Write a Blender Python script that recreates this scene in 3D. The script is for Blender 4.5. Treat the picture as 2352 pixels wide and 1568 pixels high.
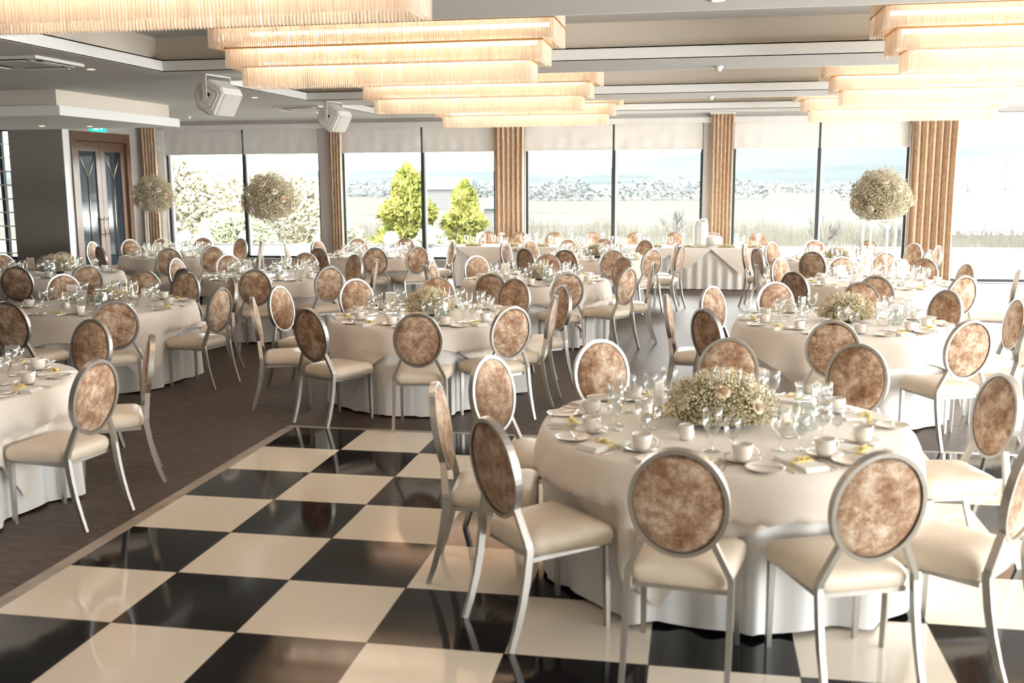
import bpy, math, random
from mathutils import Vector, Matrix
random.seed(7)
PI = math.pi
D = bpy.data
for o in list(D.objects): D.objects.remove(o, do_unlink=True)
SC = bpy.context.scene
COL = SC.collection

# ------------------------------------------------------------------ camera
CX, CY, CZ = 3.211, -7.027, 2.0016
YAW, PITCH, ROLL = -0.181154673, -0.157751747, -0.00549512
cd = D.cameras.new('camera'); cam = D.objects.new('camera', cd); COL.objects.link(cam)
cd.sensor_width = 36.0; cd.lens = 36.0 * 2328.84 / 2352.0
cd.clip_start = 0.05; cd.clip_end = 6000
f_ = Vector((math.sin(YAW)*math.cos(PITCH), math.cos(YAW)*math.cos(PITCH), math.sin(PITCH)))
r_ = Vector((math.cos(YAW), -math.sin(YAW), 0)); u_ = r_.cross(f_)
r2 = math.cos(ROLL)*r_ + math.sin(ROLL)*u_; u2 = -math.sin(ROLL)*r_ + math.cos(ROLL)*u_
m = Matrix.Identity(4)
for i in range(3):
    m[i][0] = r2[i]; m[i][1] = u2[i]; m[i][2] = -f_[i]; m[i][3] = (CX, CY, CZ)[i]
cam.matrix_world = m
cd.dof.use_dof = True; cd.dof.focus_distance = 10.5; cd.dof.aperture_fstop = 2.4
SC.camera = cam
SC.cycles.transparent_max_bounces = 32

# ------------------------------------------------------------------ world, sun, daylight through the glazing
SC.view_settings.view_transform = 'Standard'; SC.view_settings.look = 'None'
SC.view_settings.gamma = 1.0; SC.view_settings.exposure = 1.9
SC.view_settings.use_curve_mapping = False
W = D.worlds.new('sky'); SC.world = W; W.use_nodes = True
wn = W.node_tree.nodes; bg = wn['Background']
bg.inputs['Color'].default_value = (0.975, 0.985, 0.965, 1); bg.inputs['Strength'].default_value = 7.6
sl = D.lights.new('sun', 'SUN'); sl.energy = 5.0; sl.angle = 0.06; sl.color = (1, .95, .85)
so = D.objects.new('sun', sl); COL.objects.link(so); so.rotation_euler = (math.radians(48), 0, math.radians(-62))
def portal(name, loc, rot, sx, sy):
    l = D.lights.new(name, 'AREA'); l.shape = 'RECTANGLE'; l.size = sx; l.size_y = sy; l.cycles.is_portal = True
    o = D.objects.new(name, l); COL.objects.link(o); o.location = loc; o.rotation_euler = rot
WY = 13.64; H = 3.28
for i, (xa, xb) in enumerate([(-8.2,-4.7),(-4.2,-.9),(-.28,3.28),(3.86,7.15),(7.93,11.4)]):
    portal('daylight_portal', ((xa+xb)/2, WY+.12, 1.5), (-PI/2, 0, 0), xb-xa, 2.3)
for yc in (-9, -4.5, 0, 4.5, 9):
    portal('daylight_portal', (12.12, yc, 1.6), (0, PI/2, 0), 2.6, 3.9)

# ------------------------------------------------------------------ materials
def mat(name, col, rough=.5, metal=0, **kw):
    m = D.materials.new(name); m.use_nodes = True
    b = m.node_tree.nodes['Principled BSDF']
    b.inputs['Base Color'].default_value = (*col, 1); b.inputs['Roughness'].default_value = rough
    b.inputs['Metallic'].default_value = metal
    for k, v in kw.items(): b.inputs[k.replace('_', ' ')].default_value = v
    return m
def nodes(m): return m.node_tree.nodes, m.node_tree.links, m.node_tree.nodes['Principled BSDF']
def noise_col(m, stops, scale=5, detail=4, rough=.6, stretch=(1,1,1), coord='Object', rnd=False, bump=0, bscale=None):
    n, l, b = nodes(m)
    tc = n.new('ShaderNodeTexCoord'); mp = n.new('ShaderNodeMapping'); mp.inputs['Scale'].default_value = stretch
    l.new(tc.outputs[coord], mp.inputs['Vector'])
    v = mp.outputs[0]
    if rnd:
        oi = n.new('ShaderNodeObjectInfo'); ad = n.new('ShaderNodeVectorMath'); ad.operation = 'ADD'
        mu = n.new('ShaderNodeMath'); mu.operation = 'MULTIPLY'; mu.inputs[1].default_value = 57.3
        l.new(oi.outputs['Random'], mu.inputs[0]); l.new(v, ad.inputs[0]); l.new(mu.outputs[0], ad.inputs[1]); v = ad.outputs[0]
    t = n.new('ShaderNodeTexNoise'); t.inputs['Scale'].default_value = scale; t.inputs['Detail'].default_value = detail; t.inputs['Roughness'].default_value = rough
    l.new(v, t.inputs['Vector'])
    cr = n.new('ShaderNodeValToRGB'); e = cr.color_ramp.elements
    while len(e) < len(stops): e.new(.5)
    for i, (p, c) in enumerate(stops): e[i].position = p; e[i].color = (*c, 1)
    l.new(t.outputs['Fac'], cr.inputs[0]); l.new(cr.outputs[0], b.inputs['Base Color'])
    if bump:
        bt = n.new('ShaderNodeTexNoise'); bt.inputs['Scale'].default_value = bscale or scale*4; bt.inputs['Detail'].default_value = 3
        l.new(v, bt.inputs['Vector'])
        bp = n.new('ShaderNodeBump'); bp.inputs['Strength'].default_value = bump; bp.inputs['Distance'].default_value = .01
        l.new(bt.outputs['Fac'], bp.inputs['Height']); l.new(bp.outputs[0], b.inputs['Normal'])
    return m
M = {}
M['metal'] = mat('brushed_silver', (.50,.485,.455), .42, 1.0)
M['leather'] = noise_col(mat('cream_leather', (.8,.72,.6), .42, 0, Specular_IOR_Level=.5), [(.3,(.74,.645,.52)),(.7,(.80,.71,.59))], 9, rnd=True, bump=.12, bscale=30)
v = M['velvet'] = noise_col(mat('crushed_velvet', (.5,.35,.25), .75, 0, Sheen_Weight=.45, Sheen_Roughness=.35), [(.37,(.13,.055,.022)),(.46,(.28,.155,.085)),(.53,(.46,.325,.22)),(.62,(.70,.60,.49))], 8.5, 13, .86, rnd=True, bump=.3, bscale=90)
v.node_tree.nodes['Principled BSDF'].inputs['Sheen Tint'].default_value = (1,.93,.84,1)
M['cloth'] = noise_col(mat('white_table_linen', (.8,.78,.75), .85, 0, Sheen_Weight=.15), [(.35,(.77,.77,.76)),(.7,(.82,.82,.81))], 3, bump=.05, bscale=200)
M['cloth2'] = noise_col(mat('ivory_overlay_linen', (.8,.78,.75), .85, 0, Sheen_Weight=.15), [(.35,(.81,.755,.685)),(.7,(.86,.81,.745))], 3, bump=.05, bscale=200)
M['china'] = mat('white_china', (.84,.80,.74), .15, 0, Coat_Weight=.4)
M['silver'] = mat('polished_cutlery', (.72,.68,.62), .16, 1)
M['napkin'] = mat('white_napkin', (.86,.85,.82), .85)
M['ribbon'] = mat('yellow_ribbon', (.90,.74,.26), .45, 0, Sheen_Weight=.3)
M['card'] = noise_col(mat('white_card', (.85,.85,.83), .6), [(.4,(.82,.82,.80)),(.6,(.86,.86,.84))], 3)
M['ink'] = mat('grey_ink', (.28,.27,.26), .7)
M['wax'] = mat('ivory_wax', (.88,.80,.66), .4, 0, Subsurface_Weight=.0)
M['water'] = None
M['ceil'] = mat('matt_ceiling_paint', (.60,.60,.575), .9)
M['ceilw'] = mat('white_ceiling_trim', (.80,.805,.79), .8)
M['cove'] = mat('warm_cove_paint', (.70,.64,.56), .9)
M['wall'] = noise_col(mat('grey_wall_covering', (.42,.40,.38), .8), [(.3,(.40,.375,.355)),(.7,(.45,.42,.40))], 40, stretch=(1,1,.05))
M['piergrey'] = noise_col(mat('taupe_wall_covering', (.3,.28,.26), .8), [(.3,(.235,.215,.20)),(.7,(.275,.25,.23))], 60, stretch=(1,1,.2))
M['wwhite'] = mat('white_reveal_and_lit_strip', (.78,.78,.77), .6)
M['skirt'] = mat('dark_skirting', (.06,.045,.035), .5)
M['frame'] = mat('dark_green_window_frame', (.018,.032,.034), .45)
M['framel'] = mat('pale_aluminium_frame', (.55,.60,.61), .4)
M['blind'] = noise_col(mat('pale_blind_fabric', (.62,.60,.57), .85), [(.3,(.60,.575,.55)),(.7,(.66,.64,.61))], 2.2, stretch=(1,1,.5))
n, l, b = nodes(M['blind'])
b.inputs['Transmission Weight'].default_value = 0
def curtain_mat():
    m = mat('beige_velvet_curtain', (.5,.4,.3), .7, 0, Sheen_Weight=.6, Sheen_Roughness=.3)
    noise_col(m, [(.35,(.40,.27,.17)),(.5,(.55,.40,.27)),(.65,(.70,.56,.42))], 30, 6, .7, stretch=(1,1,.4), bump=.25, bscale=90)
    return m
M['curtain'] = curtain_mat()
M['wood'] = noise_col(mat('dark_walnut', (.1,.06,.04), .35, 0, Coat_Weight=.2), [(.3,(.075,.040,.024)),(.7,(.16,.090,.055))], 6, stretch=(8,8,.6))
M['brass'] = mat('brass_frame', (.62,.36,.13), .35, 1)
M['brassline'] = mat('pale_brass_inlay', (.75,.62,.45), .3, 1)
M['darkglass'] = mat('dark_door_glass', (.02,.03,.04), .04, 0, Specular_IOR_Level=.9)
M['plastic'] = mat('white_plastic', (.74,.725,.69), .5)
M['plasticg'] = mat('grey_grille', (.50,.49,.46), .6)
M['black'] = mat('black_slot', (.012,.012,.012), .6)
M['flame'] = mat('candle_flame', (1,.7,.3), .5, 0, Emission_Color=(1,.55,.2,1), Emission_Strength=14)
M['led'] = mat('warm_lamp_glow', (1,.8,.55), .5, 0, Emission_Color=(1,.87,.73,1), Emission_Strength=3.0)
M['dl'] = mat('downlight_glow', (1,.85,.6), .5, 0, Emission_Color=(1,.78,.5,1), Emission_Strength=4)
M['exit'] = mat('green_exit_sign', (.0,.42,.25), .4, 0, Emission_Color=(0,.5,.28,1), Emission_Strength=.7)
M['exitw'] = mat('white_exit_symbol', (.9,1,.95), .4, 0, Emission_Color=(.8,1,.9,1), Emission_Strength=.9)
M['rose'] = mat('cream_rose', (.86,.78,.66), .6, 0, Sheen_Weight=.3)
M['roseb'] = mat('peach_rose', (.84,.66,.48), .6, 0, Sheen_Weight=.3)
M['stem'] = mat('green_stem', (.22,.25,.09), .7)
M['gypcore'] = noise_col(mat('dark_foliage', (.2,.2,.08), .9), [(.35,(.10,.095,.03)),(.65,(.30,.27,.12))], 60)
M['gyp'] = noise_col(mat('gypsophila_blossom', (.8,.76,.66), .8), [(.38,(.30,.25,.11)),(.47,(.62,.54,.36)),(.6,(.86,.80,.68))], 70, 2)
M['acrylic'] = None
def glassy(name, tint, glossw=.5, base=.10, rough=.03, white=.0, ior=1.5):
    m = D.materials.new(name); m.use_nodes = True; n = m.node_tree.nodes; l = m.node_tree.links; n.clear()
    out = n.new('ShaderNodeOutputMaterial'); tr = n.new('ShaderNodeBsdfTransparent'); tr.inputs[0].default_value = (*tint, 1)
    gl = n.new('ShaderNodeBsdfGlossy'); gl.inputs['Roughness'].default_value = rough
    fr = n.new('ShaderNodeLayerWeight'); fr.inputs['Blend'].default_value = glossw
    mr = n.new('ShaderNodeMapRange'); mr.inputs['To Min'].default_value = base; mr.inputs['To Max'].default_value = .75
    l.new(fr.outputs['Facing'], mr.inputs['Value'])
    mx = n.new('ShaderNodeMixShader'); l.new(mr.outputs[0], mx.inputs[0]); l.new(tr.outputs[0], mx.inputs[1]); l.new(gl.outputs[0], mx.inputs[2])
    last = mx
    if white:
        tl = n.new('ShaderNodeBsdfTranslucent'); tl.inputs[0].default_value = (.95,.90,.83,1)
        df = n.new('ShaderNodeBsdfDiffuse'); df.inputs[0].default_value = (1,.95,.88,1)
        a = n.new('ShaderNodeMixShader'); a.inputs[0].default_value = .35; l.new(tl.outputs[0], a.inputs[1]); l.new(df.outputs[0], a.inputs[2])
        m2 = n.new('ShaderNodeMixShader'); m2.inputs[0].default_value = white; l.new(mx.outputs[0], m2.inputs[1]); l.new(a.outputs[0], m2.inputs[2]); last = m2
    l.new(last.outputs[0], out.inputs[0]); return m
M['glass'] = glassy('clear_glass', (.985,.995,.99), .35, .05)
M['pane'] = glassy('window_glass', (.985,.995,.99), .2, .02, .02)
M['crystal'] = glassy('crystal_rod', (1,.95,.88), .5, .12, .08, white=.42)
M['acrylic'] = glassy('clear_acrylic', (.95,.97,.97), .45, .10, .05, white=.22)
M['water'] = glassy('jug_water', (.90,.95,.95), .4, .08)
# carpet
c = M['carpet'] = mat('mottled_carpet', (.2,.15,.12), .5, 0, Specular_IOR_Level=.62)
noise_col(c, [(.36,(.022,.011,.006)),(.5,(.068,.042,.026)),(.64,(.175,.122,.086))], 9, 12, .84, stretch=(.6,3.2,1), bump=.35, bscale=60)
# dance floor chequer
def checker_mat(a, bcol, name):
    m = mat(name, a, .10, 0, Specular_IOR_Level=.36)
    n, l, b = nodes(m)
    tc = n.new('ShaderNodeTexCoord'); mp = n.new('ShaderNodeMapping'); l.new(tc.outputs['Object'], mp.inputs[0])
    ck = n.new('ShaderNodeTexChecker'); ck.inputs['Scale'].default_value = 1/.61
    ck.inputs['Color1'].default_value = (*a, 1); ck.inputs['Color2'].default_value = (*bcol, 1)
    l.new(mp.outputs[0], ck.inputs['Vector'])
    sp = n.new('ShaderNodeSeparateXYZ'); l.new(tc.outputs['Object'], sp.inputs[0])
    last = None
    for ax in 'XY':
        d = n.new('ShaderNodeMath'); d.operation = 'DIVIDE'; d.inputs[1].default_value = .61; l.new(sp.outputs[ax], d.inputs[0])
        p = n.new('ShaderNodeMath'); p.operation = 'PINGPONG'; p.inputs[1].default_value = .5; l.new(d.outputs[0], p.inputs[0])
        g = n.new('ShaderNodeMath'); g.operation = 'LESS_THAN'; g.inputs[1].default_value = .004; l.new(p.outputs[0], g.inputs[0])
        if last is None: last = g
        else:
            mx = n.new('ShaderNodeMath'); mx.operation = 'MAXIMUM'; l.new(last.outputs[0], mx.inputs[0]); l.new(g.outputs[0], mx.inputs[1]); last = mx
    mc = n.new('ShaderNodeMix'); mc.data_type = 'RGBA'; mc.inputs['B'].default_value = (.03,.02,.015,1)
    l.new(last.outputs[0], mc.inputs['Factor']); l.new(ck.outputs['Color'], mc.inputs['A']); l.new(mc.outputs['Result'], b.inputs['Base Color'])
    t = n.new('ShaderNodeTexNoise'); t.inputs['Scale'].default_value = 3; t.inputs['Detail'].default_value = 5; l.new(tc.outputs['Object'], t.inputs['Vector'])
    mr = n.new('ShaderNodeMapRange'); mr.inputs['To Min'].default_value = .03; mr.inputs['To Max'].default_value = .12; l.new(t.outputs['Fac'], mr.inputs['Value']); l.new(mr.outputs[0], b.inputs['Roughness'])
    return m
M['dance'] = checker_mat((.76,.69,.58), (.006,.006,.007), 'chequered_dance_floor')
M['dtrim'] = noise_col(mat('brushed_floor_edging', (.35,.3,.25), .4, .3), [(.3,(.34,.27,.21)),(.7,(.56,.48,.40))], 5, stretch=(1,1,1))
# outdoors
M['terrace'] = noise_col(mat('pale_terrace_paving', (.1,.1,.1), .8), [(.3,(.06,.06,.058)),(.7,(.08,.08,.078))], 2)
M['field'] = noise_col(mat('straw_field', (.05,.05,.04), .9), [(.3,(.030,.030,.0275)),(.5,(.0355,.035,.0325)),(.7,(.039,.0385,.0365))], .05, 8, .7, stretch=(.4,1.6,1))
M['lake'] = mat('pale_lake_water', (.05,.055,.058), .12)
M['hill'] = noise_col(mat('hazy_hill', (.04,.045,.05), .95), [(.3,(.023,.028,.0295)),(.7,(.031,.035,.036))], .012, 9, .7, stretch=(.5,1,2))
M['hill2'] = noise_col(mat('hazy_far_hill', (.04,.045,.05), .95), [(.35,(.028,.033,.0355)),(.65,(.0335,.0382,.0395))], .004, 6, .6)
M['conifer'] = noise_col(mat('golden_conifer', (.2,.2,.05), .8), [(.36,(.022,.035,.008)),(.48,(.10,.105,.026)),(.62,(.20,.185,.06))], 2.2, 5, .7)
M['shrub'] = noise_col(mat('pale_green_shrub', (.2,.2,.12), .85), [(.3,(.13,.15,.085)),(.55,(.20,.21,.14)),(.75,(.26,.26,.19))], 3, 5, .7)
M['drygrass'] = noise_col(mat('dry_grass', (.1,.09,.07), .85), [(.3,(.15,.14,.085)),(.6,(.26,.245,.18))], 2, 5, .7)
M['twig'] = noise_col(mat('bare_twigs', (.06,.058,.05), .9), [(.3,(.040,.040,.038)),(.7,(.062,.062,.060))], 3)
M['hazytree'] = mat('hazy_treeline', (.072,.079,.079), .95)
M['reed'] = noise_col(mat('pale_reeds', (.06,.055,.045), .9), [(.3,(.044,.042,.033)),(.7,(.064,.061,.052))], .5)
M['farbld'] = mat('pale_render', (.06,.06,.06), .9)
M['farroof'] = mat('slate_roof', (.038,.045,.05), .9)
M['globe'] = mat('pale_globe_plastic', (0.165,0.165,0.135), .5)

for k_ in ('terrace','field','hill','hill2','hazytree','reed','farbld','farroof','twig','drygrass','shrub','conifer'):
    M[k_].node_tree.nodes['Principled BSDF'].inputs['Specular IOR Level'].default_value = 0

# ------------------------------------------------------------------ mesh tools
class MB:
    def __init__(s): s.v = []; s.f = []; s.sm = []
    def add(s, vs, fs, smooth=True):
        k = len(s.v); s.v += [tuple(x) for x in vs]
        for f in fs: s.f.append(tuple(i+k for i in f)); s.sm.append(smooth)
        return s
    def box(s, x0, x1, y0, y1, z0, z1):
        vs = [(x,y,z) for z in (z0,z1) for y in (y0,y1) for x in (x0,x1)]
        return s.add(vs, [(0,2,3,1),(4,5,7,6),(0,1,5,4),(2,6,7,3),(0,4,6,2),(1,3,7,5)], False)
    def quad(s, a, b, c, d): return s.add([a,b,c,d], [(0,1,2,3)], False)
    def loft(s, rings, close=True, cap0=False, cap1=False, smooth=True):
        n = len(rings[0]); vs = [p for r in rings for p in r]; fs = []
        for i in range(len(rings)-1):
            for j in range(n if close else n-1):
                k = (j+1) % n
                fs.append((i*n+j, i*n+k, (i+1)*n+k, (i+1)*n+j))
        if cap0: fs.append(tuple(range(n))[::-1])
        if cap1: fs.append(tuple((len(rings)-1)*n+j for j in range(n)))
        return s.add(vs, fs, smooth)
    def lathe(s, prof, n=20, c=(0,0,0), cap0=False, cap1=False, smooth=True):
        rings = [[(c[0]+r*math.cos(2*PI*j/n), c[1]+r*math.sin(2*PI*j/n), c[2]+z) for j in range(n)] for r, z in prof]
        return s.loft(rings, True, cap0, cap1, smooth)
    def tube(s, pts, rad, n=8, smooth=True, flat=None):
        pts = [Vector(p) for p in pts]; rings = []
        for i, p in enumerate(pts):
            t = (pts[min(i+1,len(pts)-1)] - pts[max(i-1,0)]).normalized()
            a = Vector((0,0,1)) if abs(t.z) < .9 else Vector((1,0,0))
            u = t.cross(a).normalized(); w = t.cross(u).normalized()
            r = rad[i] if isinstance(rad, (list,tuple)) else rad
            rings.append([tuple(p + u*r*math.cos(2*PI*j/n) + w*r*(flat or 1)*math.sin(2*PI*j/n)) for j in range(n)])
        return s.loft(rings, True, True, True, smooth)
    def bar(s, pts, wx, wy):
        """square bar swept along pts; wx = half width across x, wy = half depth (lists allowed); section kept horizontal in x"""
        pts = [Vector(p) for p in pts]; rings = []
        for i, p in enumerate(pts):
            t = (pts[min(i+1,len(pts)-1)] - pts[max(i-1,0)]).normalized()
            nx = Vector((1,0,0)); nx = (nx - t*nx.dot(t)).normalized(); ny = t.cross(nx).normalized()
            a = wx[i] if isinstance(wx, (list,tuple)) else wx; b = wy[i] if isinstance(wy, (list,tuple)) else wy
            rings.append([tuple(p + nx*a*sx + ny*b*sy) for sx, sy in ((-1,-1),(1,-1),(1,1),(-1,1))])
        return s.loft(rings, True, True, True, False)
    def sphere(s, c, r, nu=12, nv=8, sq=(1,1,1)):
        prof = [[(c[0]+sq[0]*r*math.sin(PI*i/nv)*math.cos(2*PI*j/nu), c[1]+sq[1]*r*math.sin(PI*i/nv)*math.sin(2*PI*j/nu), c[2]+sq[2]*r*math.cos(PI*i/nv)) for j in range(nu)] for i in range(nv+1)]
        return s.loft(prof[::-1])
    def mesh(s, name, material):
        me = D.meshes.new(name); me.from_pydata(s.v, [], s.f); me.validate()
        if len(me.polygons) == len(s.sm): me.polygons.foreach_set('use_smooth', s.sm)
        if material: me.materials.append(material)
        me.update(); return me
    def build(s, name, material, parent=None):
        o = D.objects.new(name, s.mesh(name, material)); COL.objects.link(o)
        if parent: o.parent = parent
        return o
KIDS = {}
def tag(o, label=None, cat=None, group=None, kind=None):
    if label: o['label'] = label
    if cat: o['category'] = cat
    if group: o['group'] = group
    if kind: o['kind'] = kind
    return o
def thing(name, label, cat, loc=(0,0,0), rz=0, group=None):
    o = D.objects.new(name, None); COL.objects.link(o); o.location = loc; o.rotation_euler = (0,0,rz); o.empty_display_size = .1
    return tag(o, label, cat, group)
def struct(o): o['kind'] = 'structure'; return o
def kids(o):
    return [c for c in D.objects if c.parent == o]
TREE = {}
def tree(o):
    if o.name not in TREE: TREE[o.name] = (o, [tree(c) for c in kids(o)])
    return TREE[o.name]
def copy_tree(node, parent=None):
    o, ch = node; c = o.copy(); COL.objects.link(c); c.parent = parent
    for k in ch: copy_tree(k, c)
    return c
USED = set()
def place(proto, loc, rz=0, label=None, group=None, sc=None):
    """first use moves the prototype itself, later uses copy the thing with its parts"""
    node = tree(proto)
    if proto.name in USED: o = copy_tree(node)
    else: USED.add(proto.name); o = proto
    o.location = loc; o.rotation_euler = (0,0,rz)
    if sc: o.scale = (sc,)*3
    if label: o['label'] = label
    if group: o['group'] = group
    return o

# ------------------------------------------------------------------ room shell
fl = MB().box(-15, 12.3, -13, WY+.2, -.1, 0).build('floor', M['carpet']); struct(fl)
# dance floor
DX1, DY0, DY1 = 7.32, -9.15, .61
df = MB().box(0, DX1, DY0, DY1, 0.001, .014).build('dance_floor', M['dance'])
tag(df, 'glossy black and white chequered dance floor laid on the brown carpet', 'dance floor')
e = MB()
def ramp(mb, a, b, n):
    a = Vector(a); b = Vector(b); n = Vector(n)
    mb.add([a, b, b+n*.105, a+n*.105, a+Vector((0,0,.0145)), b+Vector((0,0,.0145))], [(4,5,2,3),(0,1,5,4),(0,4,3),(1,2,5),(0,3,2,1)], False)
tr = MB(); ramp(tr, (0,DY0,.001), (0,DY1,.001), (-1,0,0)); tr.build('edging', M['dtrim'], df)['label'] = 'brushed metal edging along the left side'
tr = MB(); ramp(tr, (-.085,DY1,.001), (DX1+.085,DY1,.001), (0,1,0)); tr.build('edging', M['dtrim'], df)['label'] = 'brushed metal edging along the far side'
tr = MB(); ramp(tr, (DX1,DY1,.001), (DX1,DY0,.001), (1,0,0)); tr.build('edging', M['dtrim'], df)

# ceiling: soffit at H with three (plus one behind the camera) stepped trays
TX0, TX1 = -3.02, 10.2
TR = [(-7.6,-4.4),(-3.2,-.05),(1.2,4.31),(5.49,8.8),(9.9,12.6)]
LZ, UZ, SB = .135, .42, .17
cm = MB()
def slab(mb, x0, x1, y0, y1, z): mb.box(x0, x1, y0, y1, z, z+.01)
slab(cm, -15, TX0, -13, WY+.2, H); slab(cm, TX1, 12.3, -13, WY+.2, H)
ys = [-13] + [y for t in TR for y in t] + [WY+.2]
for i in range(0, len(ys), 2): slab(cm, TX0, TX1, ys[i], ys[i+1], H)
ceil = cm.build('ceiling', M['ceil']); struct(ceil)
for i, (a, b_) in enumerate(TR):
    t = MB()
    # outer lower riser (ring)
    for (x0,x1,y0,y1) in ((TX0-.01,TX0,a-.01,b_+.01),(TX1,TX1+.01,a-.01,b_+.01),(TX0,TX1,a-.01,a),(TX0,TX1,b_,b_+.01)):
        t.box(x0,x1,y0,y1,H-.002,H+LZ)
    o = t.build('trim_%d' % (i*3+1), M['ceilw']); struct(o)
    t = MB()   # ledge + upper riser
    for (x0,x1,y0,y1) in ((TX0-SB,TX0,a-SB,b_+SB),(TX1,TX1+SB,a-SB,b_+SB),(TX0,TX1,a-SB,a),(TX0,TX1,b_,b_+SB)):
        t.box(x0,x1,y0,y1,H+LZ-.012,H+LZ)
    for (x0,x1,y0,y1) in ((TX0-SB-.01,TX0-SB,a-SB,b_+SB),(TX1+SB,TX1+SB+.01,a-SB,b_+SB),(TX0-SB,TX1+SB,a-SB-.01,a-SB),(TX0-SB,TX1+SB,b_+SB,b_+SB+.01)):
        t.box(x0,x1,y0,y1,H+LZ-.01,H+UZ)
    o = t.build('trim_%d' % (i*3+2), M['cove']); struct(o)
    o = MB().box(TX0-SB-.01,TX1+SB+.01,a-SB-.01,b_+SB+.01,H+UZ,H+UZ+.02).build('ceiling', M['ceil']); struct(o)
# dropped bulkhead on the left
BX = -5.48; BY0, BY1, BZ = 5.92, 9.25, 2.92
o = MB().box(-15, BX, BY0, BY1, BZ, BZ+.135).build('trim_20', M['ceilw']); struct(o)
o = MB().box(-15, BX-.12, BY0+.12, BY1-.12, BZ+.134, H).build('trim_21', M['cove']); struct(o)
# back wall with five windows
OPEN = [(-8.22,-4.70),(-4.21,-.90),(-.28,3.28),(3.86,7.15),(7.93,11.6)]
SILL, HEAD = .365, 3.10
bw = MB()
xs = [-9.0] + [x for o in OPEN for x in o] + [12.3]
for i in range(0, len(xs), 2): bw.box(xs[i], xs[i+1], WY, WY+.22, 0, H+.02)
for i, (a, b_) in enumerate(OPEN):
    if i < 4: bw.box(a, b_, WY, WY+.22, 0, SILL)
    else: bw.box(a, b_, WY, WY+.22, 0, .03)
    bw.box(a, b_, WY, WY+.22, HEAD, H+.02)
struct(bw.build('wall_back', M['wall']))
struct(MB().box(-8.44,-8.222,WY-.004,WY,SILL,HEAD+.05).build('trim_24', M['wwhite']))
bs = MB(); bs.box(-8.8, 7.9, WY-.018, WY, 0, .11); struct(bs.build('baseboard_back', M['skirt']))
# window units
MUL = [-6.42,-2.46,1.51,5.49,9.75]
for i, (a, b_) in enumerate(OPEN):
    z0 = SILL if i < 4 else .03
    w = thing('window_%d' % (i+1), None, None, (0,0,0)); struct(w)
    f = MB(); y0, y1 = WY+.07, WY+.13
    for (p, q) in ((a,a+.05),(b_-.05,b_)): f.box(p,q,y0,y1,z0,HEAD)
    f.box(a,b_,y0,y1,z0,z0+.05); f.box(a,b_,y0,y1,HEAD-.05,HEAD)
    f.box(MUL[i]-.035,MUL[i]+.035,y0-.02,y1,z0,HEAD)
    f.build('window_frame', M['frame'], w)
    g = MB()
    g.box(MUL[i]+.036,MUL[i]+.07,y0-.01,y1,z0+.05,HEAD-.05)
    if i == 0: g.box(a+.051,a+.10,y0-.01,y1,z0+.05,HEAD-.05)
    g.box(a,b_,WY-.02,WY+.069,z0-.02,z0)
    g.build('window_sill', M['framel'], w)
    for (p, q) in ((a+.05,MUL[i]-.036),(MUL[i]+.036,b_-.05)):
        MB().box(p,q,WY+.10,WY+.108,z0+.05,HEAD-.05).build('pane', M['pane'], w)
# left return wall with the doors, taupe wall facing the room, louvred window
LX = -8.82; PY = 10.93
lw = MB(); lw.box(LX-.2, LX, PY+.201, 11.2, 0, H); lw.box(LX-.2, LX, 13.12, WY, 0, H); lw.box(LX-.2, LX, 11.2, 13.12, 2.98, H)
struct(lw.build('wall_left', M['wall']))
struct(MB().box(LX,LX+.012,PY-.02,11.12,0,H).build('trim_25', M['wwhite']))  # window light on this wall end is put into its white colour
pw = MB(); pw.box(-9.98, LX-.001, PY-.02, PY+.2, 0, H); pw.box(-15, -12.2, PY, PY+.2, 0, H); pw.box(-12.2,-9.98,PY,PY+.2,0,.5); pw.box(-12.2,-9.98,PY,PY+.2,3.05,H)
struct(pw.build('wall_left_return', M['piergrey']))
w = thing('window_6', None, None); struct(w)
f = MB(); f.box(-12.2,-9.98,PY+.08,PY+.14,.5,.56); f.box(-12.2,-9.98,PY+.08,PY+.14,2.99,3.05); f.box(-10.02,-9.98,PY+.08,PY+.14,.5,3.05); f.box(-10.27,-10.2,PY+.06,PY+.14,.5,3.05); f.box(-12.2,-12.15,PY+.08,PY+.14,.5,3.05)
f.build('window_frame', M['frame'], w)
lb = MB()
for k in range(9): lb.box(-12.15,-10.02,PY+.03,PY+.05,.62+k*.265,.645+k*.265)
lb.build('louvre', M['plastic'], w)
MB().box(-12.15,-10.02,PY+.11,PY+.115,.56,2.99).build('pane', M['pane'], w)
struct(MB().box(-15.2,-15,-13,PY+.2,0,H).build('wall_far_left', M['wall']))
# right wall with tall glazing (off frame, lights the room) and rear wall
rw = MB(); RG = [(-11,-6.8),(-6.6,-2.4),(-2.2,2),(2.2,6.4),(6.6,11.5)]
ys = [-13]+[y for g in RG for y in g]+[WY+.2]
for i in range(0, len(ys), 2): rw.box(12.1,12.3,ys[i],ys[i+1],0,H)
for (a,b_) in RG: rw.box(12.1,12.3,a,b_,0,.6); rw.box(12.1,12.3,a,b_,2.65,H)
struct(rw.build('wall_right', M['wall']))
struct(MB().box(-15,12.3,-13.2,-13,0,H).build('wall_front', M['wall']))
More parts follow.
